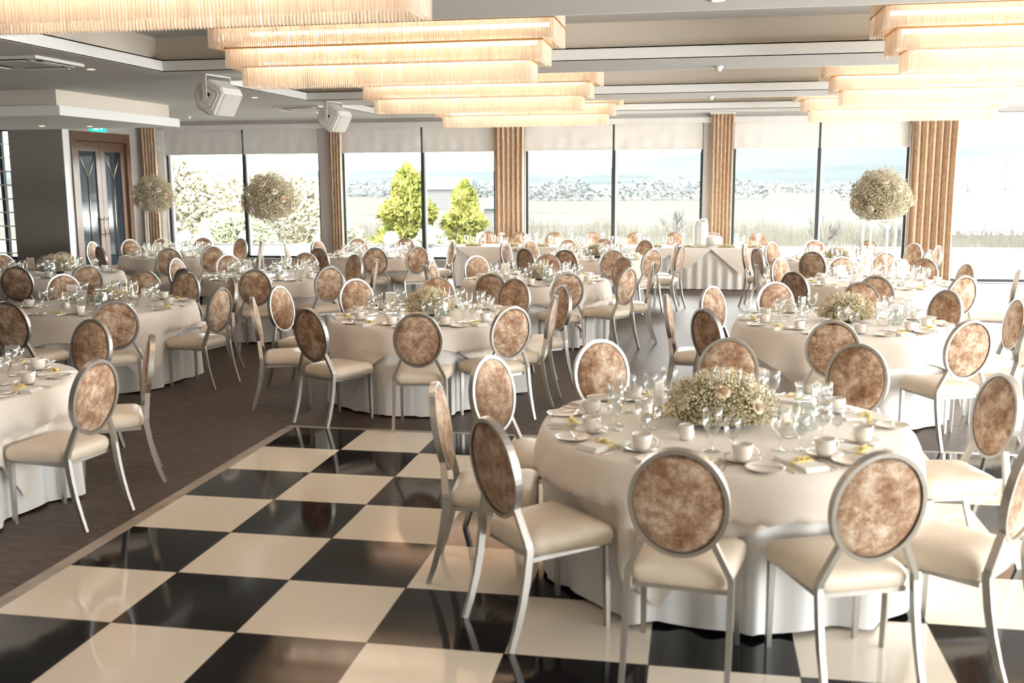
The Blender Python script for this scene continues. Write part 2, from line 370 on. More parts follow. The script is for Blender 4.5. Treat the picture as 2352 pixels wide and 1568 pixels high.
# double door in the left return wall
d = thing('door_1', None, None); struct(d)
MB().box(LX-.3,LX-.205,11.0,13.3,0,H).build('door_backing', M['black'], d)  # unseen dark sheet added to stop outside light showing round the leaves
f = MB(); f.box(LX-.12,LX+.05,11.12,11.26,0,3.0); f.box(LX-.12,LX+.05,13.06,13.2,0,3.0); f.box(LX-.12,LX+.05,11.26,13.06,2.82,3.0)
f.build('door_frame', M['wood'], d)
for k, (ya, yb) in enumerate(((11.265,12.155),(12.165,13.055))):
    lf = MB(); X0, X1 = LX-.06, LX-.01
    lf.box(X0,X1,ya,ya+.15,0.01,2.81); lf.box(X0,X1,yb-.15,yb,0.01,2.81); lf.box(X0,X1,ya+.15,yb-.15,2.62,2.81); lf.box(X0,X1,ya+.15,yb-.15,.01,.28)
    leaf = lf.build('door_leaf', M['wood'], d)
    MB().box(X0+.02,X0+.03,ya+.15,yb-.15,.28,2.62).build('pane', M['darkglass'], leaf)
    yc = (ya+yb)/2; Y = MB()
    Y.tube([(X1-.012,ya+.16,2.60),(X1-.012,yc,2.06)],.008,6); Y.tube([(X1-.012,yb-.16,2.60),(X1-.012,yc,2.06)],.008,6); Y.tube([(X1-.012,yc,2.06),(X1-.012,yc,.29)],.009,6)
    Y.build('inlay_bar', M['brassline'], leaf)
    s_ = 1 if k == 0 else -1; hy = yb-.07 if k == 0 else ya+.07
    hb = MB(); hb.tube([(X1+.05,hy,.9),(X1+.05,hy,1.3)],.012,8); hb.tube([(X1,hy,.95),(X1+.05,hy,.95)],.009,6); hb.tube([(X1,hy,1.25),(X1+.05,hy,1.25)],.009,6)
    hb.build('handle', M['metal'], leaf)
# exit sign over the door
ex = thing('exit_sign', 'green illuminated exit sign with white running figure and arrow above the dark doors', 'sign', (LX+.02,12.1,3.10))
MB().box(-.015,.02,-.26,.26,-.08,.09).build('sign_panel', M['exit'], ex)
sy = MB(); sy.box(.021,.023,-.19,-.03,-.05,.06); sy.box(.021,.023,.08,.105,-.02,.065); sy.add([(.022,.04,-.0),(.022,.145,-.0),(.022,.0925,-.06)],[(0,1,2)],False)
sy.build('white_symbol', M['exitw'], ex)
rg = MB(); rg.sphere((.026,-.10,.04),.012,8,6); rg.tube([(.026,-.10,.025),(.026,-.115,-.01)],.008,6); rg.tube([(.026,-.115,-.01),(.026,-.09,-.04)],.006,6); rg.tube([(.026,-.115,-.01),(.026,-.145,-.035)],.006,6); rg.tube([(.026,-.13,.012),(.026,-.08,.008)],.005,6)
rg.build('running_figure', M['exit'], ex)
# small wall items on pier (thermostat / sensor by the left window)
ws = MB().box(-.03,.03,-.02,0,-.045,.045).build('wall_sensor', M['plastic']); ws.location = (-8.38,WY-.006,2.72); tag(ws,'small white wall sensor high beside the left-most window','sensor')

# ------------------------------------------------------------------ blinds (two for every window)
WN = ['left-most window','window behind the golden conifers','middle window','second window from the right','right-most window']
for i, (a, b_) in enumerate(OPEN):
    for k, (p, q) in enumerate(((a+.012,MUL[i]-.02),(MUL[i]+.02,b_-.012))):
        w_ = q-p; n_ = 40; rows = 9; z1, z0 = HEAD-.0, 2.60+.004*i
        vs = []; fs = []
        for r in range(rows+1):
            z = z1+(z0-z1)*r/rows
            for c_ in range(n_+1):
                x = p+w_*c_/n_; y = WY+.03+.006*math.sin(c_*.9+i*2+k)*(r/rows)+.004*math.sin(c_*.35+r)
                vs.append((x,y,z))
        for r in range(rows):
            for c_ in range(n_):
                j = r*(n_+1)+c_; fs.append((j,j+1,j+n_+2,j+n_+1))
        bl = thing('roman_blind', 'pale fabric blind over the %s half of the %s' % (('left','right')[k], WN[i]), 'blind', group='pale fabric blinds above the windows')
        MB().add(vs, fs).build('blind_fabric', M['blind'], bl)
        MB().box(p,q,WY+.02,WY+.045,z0-.028,z0+.002).build('hem_bar', M['blind'], bl)
pl = MB(); pl.box(-8.22,11.6,WY-.045,WY-.005,3.09,3.20); struct(pl.build('trim_30', M['blind']))

# ------------------------------------------------------------------ curtains
def curtain(x0, x1, lab, yb=WY-.11, amp=.045, folds=6, tilt=0):
    n_ = folds*14; rows = 14; vs = []; fs = []
    for r in range(rows+1):
        t = r/rows; z = 3.26+(.03-3.26)*t
        for c_ in range(n_+1):
            u = c_/n_; ph = 2*PI*folds*u
            pinch = 1-.04*math.sin(PI*t)
            x = (x0+x1)/2+((x0-(x0+x1)/2)+(x1-x0)*u)*pinch + .012*math.sin(ph*2)
            vs.append((x, yb+amp*math.sin(ph)*(1+.12*math.sin(3*t+u*9)), z))
    for r in range(rows):
        for c_ in range(n_):
            j = r*(n_+1)+c_; fs.append((j,j+n_+1,j+n_+2,j+1))
    t_ = thing('curtain', lab, 'curtain', group='beige velvet curtains between the windows')
    MB().add(vs, fs).build('curtain_fabric', M['curtain'], t_)
    rr = MB(); rr.box(x0-.02,x1+.02,yb-.012,yb+.012,3.245,3.278); rr.build('curtain_track', M['ceilw'], t_)
curtain(-8.70,-8.34,'narrow beige velvet curtain in the corner beside the dark doors', folds=5)
curtain(-4.42,-4.16,'narrow beige velvet curtain between the left-most window and the conifer window', folds=4)
curtain(-.90,-.28,'brown and beige velvet curtain right of the golden conifers', folds=6, amp=.06)
curtain(3.42,3.86,'grey beige velvet curtain behind the pale ribbed cake', folds=6)
curtain(7.15,7.98,'widest golden beige velvet curtain beside the right-most window', folds=6, amp=.07)

# ------------------------------------------------------------------ outdoors
struct(MB().box(-30,60,WY+.25,24,-.3,-.03).build('ground_terrace', M['terrace']))
gm = MB()
N = 60; vs = []; fs = []
YS = [24,25,27,30,34,40,50,65,90,120,170,240,340,500,800,1400]
for y in YS:
    for i in range(N+1):
        x = (-1.2+2.6*i/N)*(y*1.1+40)
        z = -.05 if y <= 24 else -.9-.7*min(1,(y-24)/8)
        vs.append((x,y,z))
for r in range(len(YS)-1):
    for i in range(N):
        j = r*(N+1)+i; fs.append((j,j+1,j+N+2,j+N+1))
struct(gm.add(vs, fs).build('ground_field', M['field']))
struct(MB().add([(18,60,-1.5),(140,60,-1.5),(400,330,-1.5),(60,330,-1.5)],[(0,1,2,3)],False).build('ground_lake', M['lake']))
def hills(name, y, pts, base, m, depth=200):
    vs = []; fs = []; n_ = 160; x0, x1 = pts[0][0], pts[-1][0]
    for i in range(n_+1):
        x = x0+(x1-x0)*i/n_
        for k in range(len(pts)-1):
            if pts[k][0] <= x <= pts[k+1][0]:
                t = (x-pts[k][0])/(pts[k+1][0]-pts[k][0]); t = t*t*(3-2*t); h = pts[k][1]*(1-t)+pts[k+1][1]*t; break
        h += 1.5*math.sin(i*.7)+random.uniform(-.6,.6)
        for j in range(6):
            s_ = j/5
            vs.append((x*(1+.03*s_), y+depth*s_, base+(h-base)*math.sin(s_*PI/2)))
    for i in range(n_):
        for j in range(5):
            a = i*6+j; fs.append((a,a+6,a+7,a+1))
    struct(MB().add(vs, fs).build(name, m))
hills('ground_far_hill', 1500, [(-1900,30),(-825,24),(-534,23),(-232,14),(-34,48),(180,92),(436,88),(700,80),(1800,60)], -5, M['hill2'], 500)
hills('ground_near_hill', 700, [(-900,4),(-500,7),(-200,3),(0,6),(90,12),(220,15),(450,9),(900,8)], -3, M['hill'], 200)
def leafcloud(mb, centre, rad, n, size, seed, taper=None, up=0):
    R = random.Random(seed)
    for _ in range(n):
        th = R.uniform(0, 2*PI); t = R.random()
        if taper: rr = rad[0]*(taper(t))*math.sqrt(R.uniform(.35,1)); x = centre[0]+rr*math.cos(th); y = centre[1]+rr*math.sin(th); z = centre[2]+rad[2]*t
        else:
            ph = math.acos(R.uniform(-1,1)); k = R.uniform(.55,1)**.5
            x = centre[0]+rad[0]*k*math.sin(ph)*math.cos(th); y = centre[1]+rad[1]*k*math.sin(ph)*math.sin(th); z = centre[2]+rad[2]*k*math.cos(ph)
        s_ = size*R.uniform(.6,1.4); d = Vector((x-centre[0], y-centre[1], R.uniform(-.2,.8)*rad[0]+up)).normalized()
        a = d.cross(Vector((R.uniform(-1,1),R.uniform(-1,1),R.uniform(-1,1)))).normalized(); b2 = d.cross(a)
        p = Vector((x,y,z))
        mb.add([p-a*s_*.5, p+d*s_*1.2-b2*s_*.2, p+a*s_*.5, p+b2*s_*.4], [(0,1,2),(0,2,3),(0,3,1),(1,3,2)], False)
# golden conifers: scale from distance 32 m
def conifer(x, y, h, r, seed, lab):
    t = thing('golden_conifer', lab, 'tree', (x,y,-1.55), group='golden conifers beyond the terrace')
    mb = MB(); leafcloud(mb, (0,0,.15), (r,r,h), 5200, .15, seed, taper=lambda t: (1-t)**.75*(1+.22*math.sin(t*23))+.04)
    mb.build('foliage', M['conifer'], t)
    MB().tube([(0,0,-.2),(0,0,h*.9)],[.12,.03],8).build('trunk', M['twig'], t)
conifer(-6.5,26.5,3.85,1.5,1,'tall golden green conifer left of the mullion in the conifer window')
conifer(-4.55,26.6,3.30,1.08,2,'smaller golden green conifer right of the mullion in the conifer window')
def shrub(name, x, y, z, rx, ry, rz, n, size, seed, m, lab, cat='shrub', group=None):
    mb = MB(); leafcloud(mb, (0,0,0), (rx,ry,rz), n, size, seed); o = mb.build(name, m); o.location = (x,y,z); tag(o, lab, cat, group)
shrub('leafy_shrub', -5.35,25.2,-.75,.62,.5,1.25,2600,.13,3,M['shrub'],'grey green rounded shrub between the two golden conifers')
shrub('leafy_shrub', -8.9,26.2,-.6,1.0,.8,1.25,2400,.14,4,M['shrub'],'pale green shrub left of the tall golden conifer')
shrub('leafy_shrub', -12.4,25.6,-.35,1.5,.9,1.25,4200,.14,5,M['shrub'],'grey green shrub at right of the left-most window')
shrub('dry_grass_clump', -15.9,27.5,.4,2.8,1.2,2.5,12000,.15,6,M['drygrass'],'large straw coloured ornamental grass clump outside the left-most window','grass')
shrub('dry_grass_clump', -13.6,31,.5,3.2,1.2,2.0,8200,.15,16,M['drygrass'],'straw coloured grass clump behind the grey green shrub','grass')
def twigtree(x, y, z, h, seed, lab):
    R = random.Random(seed); mb = MB()
    def br(p, d, L, r, k):
        q = p+d*L; mb.tube([p,(p+q)/2+Vector((R.uniform(-1,1),R.uniform(-1,1),0))*L*.05,q],[r,r*.8,r*.6],4)
        if k == 0: return
        for _ in range(4):
            nd = (d+Vector((R.uniform(-1,1),R.uniform(-1,1),R.uniform(-.1,.8)))*.75).normalized(); br(p+d*L*R.uniform(.45,1), nd, L*.62, r*.55, k-1)
    br(Vector((0,0,0)), Vector((0,0,1)), h*.36, h*.012, 4)
    o = mb.build('bare_tree', M['twig']); o.location = (x,y,z); tag(o, lab, 'tree', 'bare winter trees in the field')
twigtree(14.9,30,-1.5,3.6,3,'bare tree outside the right-most window, just right of the wide curtain')
twigtree(18.3,30,-1.5,3.9,5,'bare tree at the right edge of the right-most window')
twigtree(8.2,36,-1.5,3.3,8,'bare tree in the left half of the second window from the right')
twigtree(10.6,34,-1.5,3.0,9,'bare tree in the right half of the second window from the right')
twigtree(2.2,38,-1.5,3.2,12,'bare tree in the left half of the middle window')
rb = MB()
R_ = random.Random(44)
for k in range(9000):
    y = R_.uniform(28,60); x = R_.uniform(-.32,.62)*y*1.15+1; h = R_.uniform(.5,1.7)*(.6+.4*math.sin(x*.7)**2); a = R_.uniform(-.25,.25); w_ = .012+y*.0005
    rb.add([(x-w_,y,-1.6),(x+w_,y,-1.6),(x+a*h,y+a*.3,-1.6+h)],[(0,1,2)],False)
tag(rb.build('reed_bed', M['reed']),'pale reeds and scrub filling the field outside the windows','reeds',kind='stuff')
hd = MB()
for k in range(46):
    y = 160+R_.uniform(0,120); x = R_.uniform(-.35,.6)*y*1.15; leafcloud(hd,(x,y,-.4),(R_.uniform(5,14),2,R_.uniform(1.2,3.0)),420,.5,k+100)
tag(hd.build('distant_hedgerow', M['hazytree']),'line of hazy trees and hedges across the far side of the field','hedgerow',kind='stuff')
for k, (x, y, wd, hh, lab) in enumerate([(-30,120,10,4,'low pale building with grey roof seen through the left-most window'),(52,230,10,4,'pale cottage among trees in the second window from the right'),(4,330,9,4,'pale cottage in the distance through the middle window'),(96,300,12,5,'far pale house through the right-most window'),(-11.5,70,2.2,2.4,'small white hut seen between the golden conifers')]):
    hq = thing('distant_building', lab, 'building', (x,y,-1.6))
    MB().box(-wd/2,wd/2,-2,2,0,hh*.62).build('wall', M['farbld'], hq)
    MB().add([(-wd/2-.3,-2.2,hh*.62),(wd/2+.3,-2.2,hh*.62),(wd/2+.3,2.2,hh*.62),(-wd/2-.3,2.2,hh*.62),(-wd/2,0,hh),(wd/2,0,hh)],[(0,1,5,4),(2,3,4,5),(0,4,3),(1,2,5),(0,3,2,1)],False).build('roof', M['farroof'], hq)
glb = thing('globe_lamp', 'x', 'lamp', (0,0,0), group='pale globe lamps along the terrace')
MB().sphere((0,0,.26),.235,20,12).build('globe', M['globe'], glb); MB().lathe([(.11,0),(.11,.04),(.06,.05)],14,cap0=True,cap1=True).build('lamp_base', M['frame'], glb)
for k, (x, lab) in enumerate([(-15.6,'at far left of the left-most window'),(-13.0,'just left of the mullion of the left-most window'),(-12.3,'just right of the mullion of the left-most window'),(-10.9,'at the right of the left-most window'),(-6.1,'below the tall golden conifer'),(-4.9,'right of the mullion below the conifers'),(-3.2,'at the right end of the conifer window')]):
    place(glb, (x, 23.2, -.03), 0, 'pale globe lamp on the terrace, '+lab)
lg = MB().box(-30,60,23.6,23.9,-.03,.03).build('terrace_kerb', M['terrace']); struct(lg)

# ------------------------------------------------------------------ ceiling fixtures
def chandelier_proto():
    t = thing('crystal_chandelier', 'x', 'chandelier', (0,0,0), group='three-tier crystal chandeliers')
    tiers = [(3.36,.84,3.29,3.60),(3.12,.62,3.11,3.36),(2.88,.42,2.94,3.18)]
    mp = MB().box(-1.62,1.62,-.36,.36,3.60,3.70); mp.build('ceiling_plate', M['ceilw'], t)
    for k, (wx, wy, z0, z1) in enumerate(tiers):
        tier = MB(); r0 = .0085
        def rod(x, y, zz0, zz1):
            a0 = random.uniform(0, PI/2)
            ring = lambda z, r: [(x+r*math.cos(a0+PI/2*j), y+r*math.sin(a0+PI/2*j), z) for j in range(4)]
            tier.loft([ring(zz0-.012,.001), ring(zz0,r0), ring(zz1,r0)], True, False, True, False)
        for row in (0,1):
            ax, ay = wx/2-row*.03, wy/2-row*.03; s_ = .0235
            nx = int(2*ax/s_); ny = int(2*ay/s_)
            for i in range(nx+1):
                x = -ax+2*ax*i/nx
                for y in (-ay, ay): rod(x+row*.01, y, z0+random.uniform(0,.003), z1)
            for i in range(1, ny):
                y = -ay+2*ay*i/ny
                for x in (-ax, ax): rod(x, y, z0+random.uniform(0,.003), z1)
        o = tier.build('crystal_rods', M['crystal'], t); o['kind'] = 'stuff'
        fr = MB(); ax, ay = wx/2+.006, wy/2+.006; zf = z0+.178
        for (xa,xb,ya,yb) in ((-ax,ax,-ay,-ay-.006),(-ax,ax,ay,ay+.006),(-ax-.006,-ax,-ay-.006,ay+.006),(ax,ax+.006,-ay-.006,ay+.006)): fr.box(xa,xb,min(ya,yb),max(ya,yb),zf-.009,zf+.009)
        fr.build('brass_rail', M['brass'], o)
        zt = z1-.004; pls = MB().box(-wx/2+.05,wx/2-.05,-wy/2+.05,wy/2-.05,zt-.008,zt); pls.build('tier_plate', M['brass'], t)
        lb_ = MB()
        for yy in (-wy/2+.12, wy/2-.12): lb_.box(-wx/2+.12,wx/2-.12,yy-.022,yy+.022,zf+.015,zf+.05)
        lb_.build('light_strip', M['led'], o)
    return t
CH = chandelier_proto()
CHY = [-1.2,2.85,7.03,10.9,-5.5]  # unseen ones above and behind the camera are added for warm front light
names = {(1,0):'added crystal chandelier of the right line above the nearest table, beyond the top edge',(0,4):'added crystal chandelier of the left line behind the viewpoint',(1,4):'added crystal chandelier of the right line behind the viewpoint',(0,0):'crystal chandelier cut off by the top left edge of the photo',(0,1):'largest wholly visible crystal chandelier, left of centre above the dance floor edge',(0,2):'second crystal chandelier from the front in the left line',(0,3):'farthest crystal chandelier in the left line, before the brown curtain',(1,1):'nearest crystal chandelier of the right line, at the top right edge',(1,2):'second crystal chandelier of the right line',(1,3):'farthest crystal chandelier of the right line, before the wide curtain'}
CHC = []
for ci, xc in enumerate((.19,6.44)):
    for ri, yc in enumerate(CHY):
        place(CH, (xc, yc, 0), 0, names[(ci,ri)]); CHC.append((xc,yc))
# speakers
def speaker_proto():
    t = thing('ceiling_speaker', 'x', 'speaker', group='white ceiling loudspeakers')
    ti = math.radians(-30); K = 1.12
    def T(p): x, y, z = p; y, z = y*K, z*K; return (x*.85, y*math.cos(ti)-z*math.sin(ti), y*math.sin(ti)+z*math.cos(ti))
    def fin(mb): mb.v = [T(p) for p in mb.v]; return mb
    pr = [(-.07,-.17),(.11,-.17),(.17,-.13),(.17,.13),(.11,.17),(-.07,.17),(-.17,.06),(-.17,-.06)]
    ring = lambda x, k: [(x, a*k, b_*k) for a, b_ in pr]
    cab = fin(MB().loft([ring(-.24,.88), ring(-.22,1), ring(.22,1), ring(.24,.88)], True, True, True, False)).build('cabinet', M['plastic'], t)
    fin(MB().box(-.205,.205,.169,.18,-.125,.125)).build('grille', M['plasticg'], cab)
    for s_ in (-1,1):
        sp = MB(); x0, x1 = sorted((s_*.24, s_*.252))
        sp.box(x0,x1,-.045,.075,-.075,.075)
        for (a,b_,c_,d_) in ((-.06,.10,.105,.118),(-.06,.10,-.118,-.105),(.105,.118,-.10,.10)): sp.box(x0,x1,a,b_,c_,d_)
        fin(sp).build('side_panel', M['plastic'], cab)
        q = MB(); q.loft([[(s_*(.25+dx), .020*math.cos(2*PI*j/12)+.015, .020*math.sin(2*PI*j/12)+.03) for j in range(12)] for dx in (0,.012)], True, True, True)
        fin(q).build('bracket_knob', M['black'], t)
    br = MB(); br.box(-.250,-.238,-.03,.03,-.02,.26); br.box(.238,.250,-.03,.03,-.02,.26); br.box(-.25,.25,-.03,.03,.25,.262)
    br.build('bracket', M['plastic'], t)
    return t
SP = speaker_proto()
def put_speaker(x, y, lab):
    o = place(SP, (x,y,H-.262), math.radians(-100), lab); return o
put_speaker(-2.62,4.86,'white loudspeaker hanging from the ceiling, nearer one above the left tables')
put_speaker(-2.70,9.15,'white loudspeaker hanging from the ceiling, farther one near the conifer window')
def ac(x, y, lab):
    t = thing('air_conditioning_cassette', lab, 'air conditioner', (x,y,H-.002), group='ceiling air conditioning cassettes')
    p = MB(); p.box(-.42,.42,-.42,.42,-.03,0); p.build('cassette_panel', M['plastic'], t)
    g = MB(); g.box(-.25,.25,-.25,.25,-.042,-.03); g.build('intake_grille', M['plasticg'], t)
    sl_ = MB()
    for (a,b_,c_,d_) in ((-.26,.26,.30,.37),(-.26,.26,-.37,-.30),(.30,.37,-.26,.26),(-.37,-.30,-.26,.26)): sl_.box(a,b_,c_,d_,-.034,-.029)
    sl_.build('air_slot', M['black'], t)
    fl_ = MB()
    for (a,b_,c_,d_) in ((-.26,.26,.36,.41),(-.26,.26,-.41,-.36),(.36,.41,-.26,.26),(-.41,-.36,-.26,.26)): fl_.box(a,b_,c_,d_,-.052,-.046)
    fl_.build('air_flap', M['plastic'], t)
ac(-3.85,2.95,'white ceiling air conditioning cassette at the upper left of the photo')
ac(-3.62,10.2,'white ceiling air conditioning cassette behind the farther loudspeaker')
sm = thing('smoke_detector', 'x', 'smoke detector', group='white smoke detectors on the ceiling')
MB().lathe([(.055,0),(.055,-.012),(.044,-.02),(.044,-.03),(.034,-.055),(.0,-.058)],18,cap0=True).build('detector_body', M['plastic'], sm)
for (x, y, lab) in [(-6.7,11.9,'white smoke detector on the ceiling before the left-most window'),(3.4,5.2,'nearer white smoke detector on the ceiling, between the two lines of chandeliers'),(3.36,9.55,'farther white smoke detector on the ceiling, between the two lines of chandeliers')]:
    place(sm, (x,y,H), 0, lab)
dl = thing('recessed_downlight', 'x', 'downlight', group='recessed ceiling downlights')
MB().lathe([(.055,0),(.055,-.006),(.04,-.006)],18).build('bezel', M['plastic'], dl)
MB().lathe([(.0001,-.002),(.04,-.002)],18).build('lamp_face', M['dl'], dl)
for (x, y, z, lab) in [(-3.66,3.85,H,'lit downlight right of the air conditioner at upper left'),(-3.55,8.0,H,'lit downlight between the two loudspeakers'),(-3.9,11.6,H,'lit downlight behind the farther loudspeaker'),(-7.4,8.27,BZ,'lit downlight under the lowered bulkhead, left one'),(-6.75,8.6,BZ,'lit downlight under the lowered bulkhead, right one'),(3.31,1.05-.3,H,'round downlight near the top edge, right of centre')]:
    place(dl, (x,y,z-.001), 0, lab)

# ------------------------------------------------------------------ chair
def chair_proto():
    t = thing('banquet_chair', 'x', 'chair', group='round-backed banquet chairs')
    # seat cushion: rounded trapezoid
    def outline(ins):
        pts = []; r = .055
        yf, yb = .215-ins, -.205+ins; wf, wb = .235-ins, .195-ins
        cs = [(wf,yf),( -wf,yf),(-wb,yb),(wb,yb)]; n = 6; rr = max(.004, r-ins*.3)
        for i in range(4):
            p = Vector(cs[i]); a = (Vector(cs[i-1])-p).normalized(); b_ = (Vector(cs[(i+1)%4])-p).normalized()
            for k in range(n+1):
                u = k/n; q = p+a*rr*(1-u)**2+b_*rr*u**2
                pts.append(q)
            nxt = Vector(cs[(i+1)%4]); e0 = p+b_*rr; e1 = nxt-b_*rr
            for k in (1,2): pts.append(e0.lerp(e1, k/3))
        return pts
    prof = [(.392,.014),(.398,.003),(.425,-.004),(.452,-.002),(.468,.008),(.480,.026),(.489,.06),(.494,.11),(.496,.17)]
    rings = [[(p.x, p.y, z) for p in outline(i)] for z, i in prof]
    MB().loft(rings, True, True, True).build('seat', M['leather'], t)
    MB().box(-.19,.19,-.19,.195,.372,.393).build('seat_rail', M['metal'], t)
    OC = Vector((0,-.268,.757)); A, B = .196, .228; tilt = math.radians(9)
    up = Vector((0,-math.sin(tilt),math.cos(tilt))); nf = Vector((0,math.cos(tilt),math.sin(tilt)))  # nf faces forward
    def ov(th, a, b_, off): return OC+Vector((1,0,0))*a*math.cos(th)+up*b_*math.sin(th)+nf*off
    n = 48; prof = [(0,-.017),(0,.017),(-.018,.017),(-.018,-.017)]
    rings = []
    for i in range(n):
        th = 2*PI*i/n; rings.append([tuple(ov(th, A+dr, B+dr, of)) for dr, of in prof])
    rings.append(rings[0])
    MB().loft(rings, True, False, False, False).build('back_frame', M['metal'], t)
    # cushion
    a, b_ = A-.019, B-.019; lay = []
    for (k, off, cut) in ((.25,-.0165,1),(.6,-.016,1),(.86,-.014,1),(.96,-.009,1),(1.0,-.003,1),(1.0,.008,0),(.96,.017,0),(.82,.027,0),(.5,.034,0),(.2,.036,0)):
        ring = []
        for i in range(n):
            th = 2*PI*i/n; y_ = b_*k*math.sin(th)
            if cut and y_ > b_*.90: y_ = b_*.90
            ring.append(tuple(OC+Vector((1,0,0))*a*k*math.cos(th)+up*y_+nf*off))
        lay.append(ring)
    MB().loft(lay, True, True, True).build('back_cushion', M['velvet'], t)
    for s_ in (-1,1):
        j = ov(-PI/2+s_*.80, A-.012, B-.012, 0)
        MB().bar([(s_*.203,-.222,.435),(s_*.200,-.225,.462),tuple(j)],[.012,.012,.011],[.016,.016,.015]).build('back_support', M['metal'], t)
        MB().bar([(s_*.206,-.318,0),(s_*.205,-.287,.09),(s_*.205,-.257,.20),(s_*.2045,-.236,.31),(s_*.204,-.222,.42),(s_*.2035,-.221,.452)],[.0105,.011,.0115,.012,.012,.012],[.0125,.014,.0155,.0165,.0165,.0165]).build('leg', M['metal'], t)
        MB().bar([(s_*.203,.190,0),(s_*.203,.186,.2),(s_*.203,.184,.388)],[.0105,.0125,.0145],[.0105,.0125,.0145]).build('leg', M['metal'], t)
    return t
CHAIR = chair_proto()
TOPD = .268 + .228*math.sin(math.radians(9)); TOPZ = .757+.228*math.cos(math.radians(9))
FLZ = lambda x, y: .0145 if (-.02 < x < DX1 and DY0 < y < DY1) else 0.0

# ------------------------------------------------------------------ tables
TAB = {'T1':(3.36,-1.93),'T2':(.78,2.02),'T3':(4.47,2.11),'T4':(-2.74,2.32),'T5':(-1.55,-1.57),'T6':(-2.31,5.59),'T7':(-5.53,5.57),
       'T8':(-5.62,9.12),'T9':(-2.1,9.45),'T10':(1.22,5.52),'T11':(1.56,9.33),'T13':(5.33,5.65),'T14':(5.43,9.25)}
TN = {'T1':'the nearest round table','T2':'the round table just beyond the dance floor','T3':'the second-row table at the right','T4':'the second-row table at the left',
      'T5':'the table cut off at lower left','T6':'the tall-vase table left of centre','T7':'the dark-foliage table at far left','T8':'the table before the left-most window',
      'T9':'the table before the conifer window','T10':'the third-row table in the middle','T11':'the round table before the long head table','T13':'the tall-vase table at the right','T14':'the rear right round table'}
# (top x, top y) of every chair back in the room
CHP = {
'T1':[(2.342,-2.876),(1.918,-2.158),(2.026,-1.348),(2.607,-.646),(3.424,-.454),(4.213,-.582),(4.8,-1.483),(4.549,-2.835),(3.919,-3.176),(3.157,-3.257)],
'T2':[(-.699,1.409),(-.865,2.373),(.094,.734),(1.057,.591),(1.73,1.104),(1.964,1.937),(1.936,2.817),(1.344,3.414),(.453,3.549),(-.35,3.203)],
'T3':[(2.935,2.137),(3.343,2.914),(3.276,1.173),(3.983,3.423),(4.826,3.529),(5.499,2.84),(5.941,2.232),(5.19,.748),(4.201,.607),(5.75,1.25)],
'T4':[(-1.803,1.026),(-1.367,2.184),(-2.579,3.766),(-1.765,3.275),(-3.161,3.868),(-3.852,3.314),(-4.15,2.1),(-2.72,.83)],
'T5':[(-.223,-1.731),(-.417,-.77),(-1.277,-.12)],
'T6':[(-1.938,4.19),(-1.191,4.709),(-3.763,5.685),(-2.85,4.203),(-3.375,6.463),(-2.378,6.919),(-1.53,6.658),(-.983,5.913)],
'T7':[(-5.131,4.251),(-4.336,4.54),(-6.14,6.713),(-6.777,6.192),(-4.34,6.28)],
'T8':[(-4.972,7.719),(-4.50,8.25),(-5.804,10.5),(-6.5,10.25),(-5.0,10.4),(-4.25,9.6),(-6.95,9.9),(-6.351,8.0),(-7.2,9.1)],
'T9':[(-2.60,7.98),(-3.6,9.07),(-3.341,9.843),(-1.728,8.14),(-1.14,8.5),(-.969,10.181),(-2.893,10.692),(-1.995,10.767)],
'T10':[(.949,4.026),(1.787,4.236),(2.428,4.884),(2.687,5.678),(2.257,6.574),(1.151,7.026),(.218,6.594),(-.178,5.663),(-.06,5.0)],
'T11':[(1.278,7.94),(1.982,8.011),(2.558,8.261),(2.97,8.908),(2.881,9.67),(2.35,10.45),(.954,10.742),(1.592,10.797),(.019,9.744),(.2,8.95),(.63,8.169),(.346,10.296)],
'T13':[(4.272,4.644),(3.91,5.49),(4.254,6.638),(5.088,6.95),(6.095,6.75),(6.45,6.05),(6.0,4.35),(5.087,4.269),(6.803,5.282)],
'T14':[(3.937,9.541),(4.082,8.609),(4.394,10.1),(5.144,10.715),(6.004,10.666),(6.617,10.013),(6.498,8.458),(6.839,9.384),(4.817,7.929),(5.807,7.95)]}
sh = {'T1':'the nearest table','T2':'the table beyond the dance floor','T3':'the second-row right table','T4':'the second-row left table','T5':'the lower left table','T6':'the tall-vase table left of centre','T7':'the far left table','T8':'the table before the left-most window','T9':'the conifer window table','T10':'the third-row middle table','T11':'the table before the head table','T13':'the right tall-vase table','T14':'the rear right table'}
HOURS = ['twelve','one','two','three','four','five','six','seven','eight','nine','ten','eleven']
def hours(c, pts):
    """a clock position for every point around c, seen with six o'clock nearest the camera"""
    want = sorted(((90-math.degrees(math.atan2(p[1]-c[1], p[0]-c[0])))/30 % 12, i) for i, p in enumerate(pts))
    best = None
    n = len(want)
    for s_ in range(12):
        hs = []; h = s_
        cost = 0; ok = True; prev = None
        for (wv, i) in want:
            k = round(wv)
            if prev is not None and k <= prev: k = prev+1
            hs.append(k); prev = k; cost += abs(k-wv)
        break
    while hs and hs[-1]-hs[0] >= 12:
        for j in range(len(hs)-1, -1, -1):
            hs[j] -= 1
            if j == 0 or hs[j] > hs[j-1]: break
    out = [None]*n
    for (wv, i), k in zip(want, hs): out[i] = HOURS[k % 12]
    return out
TZ = .76
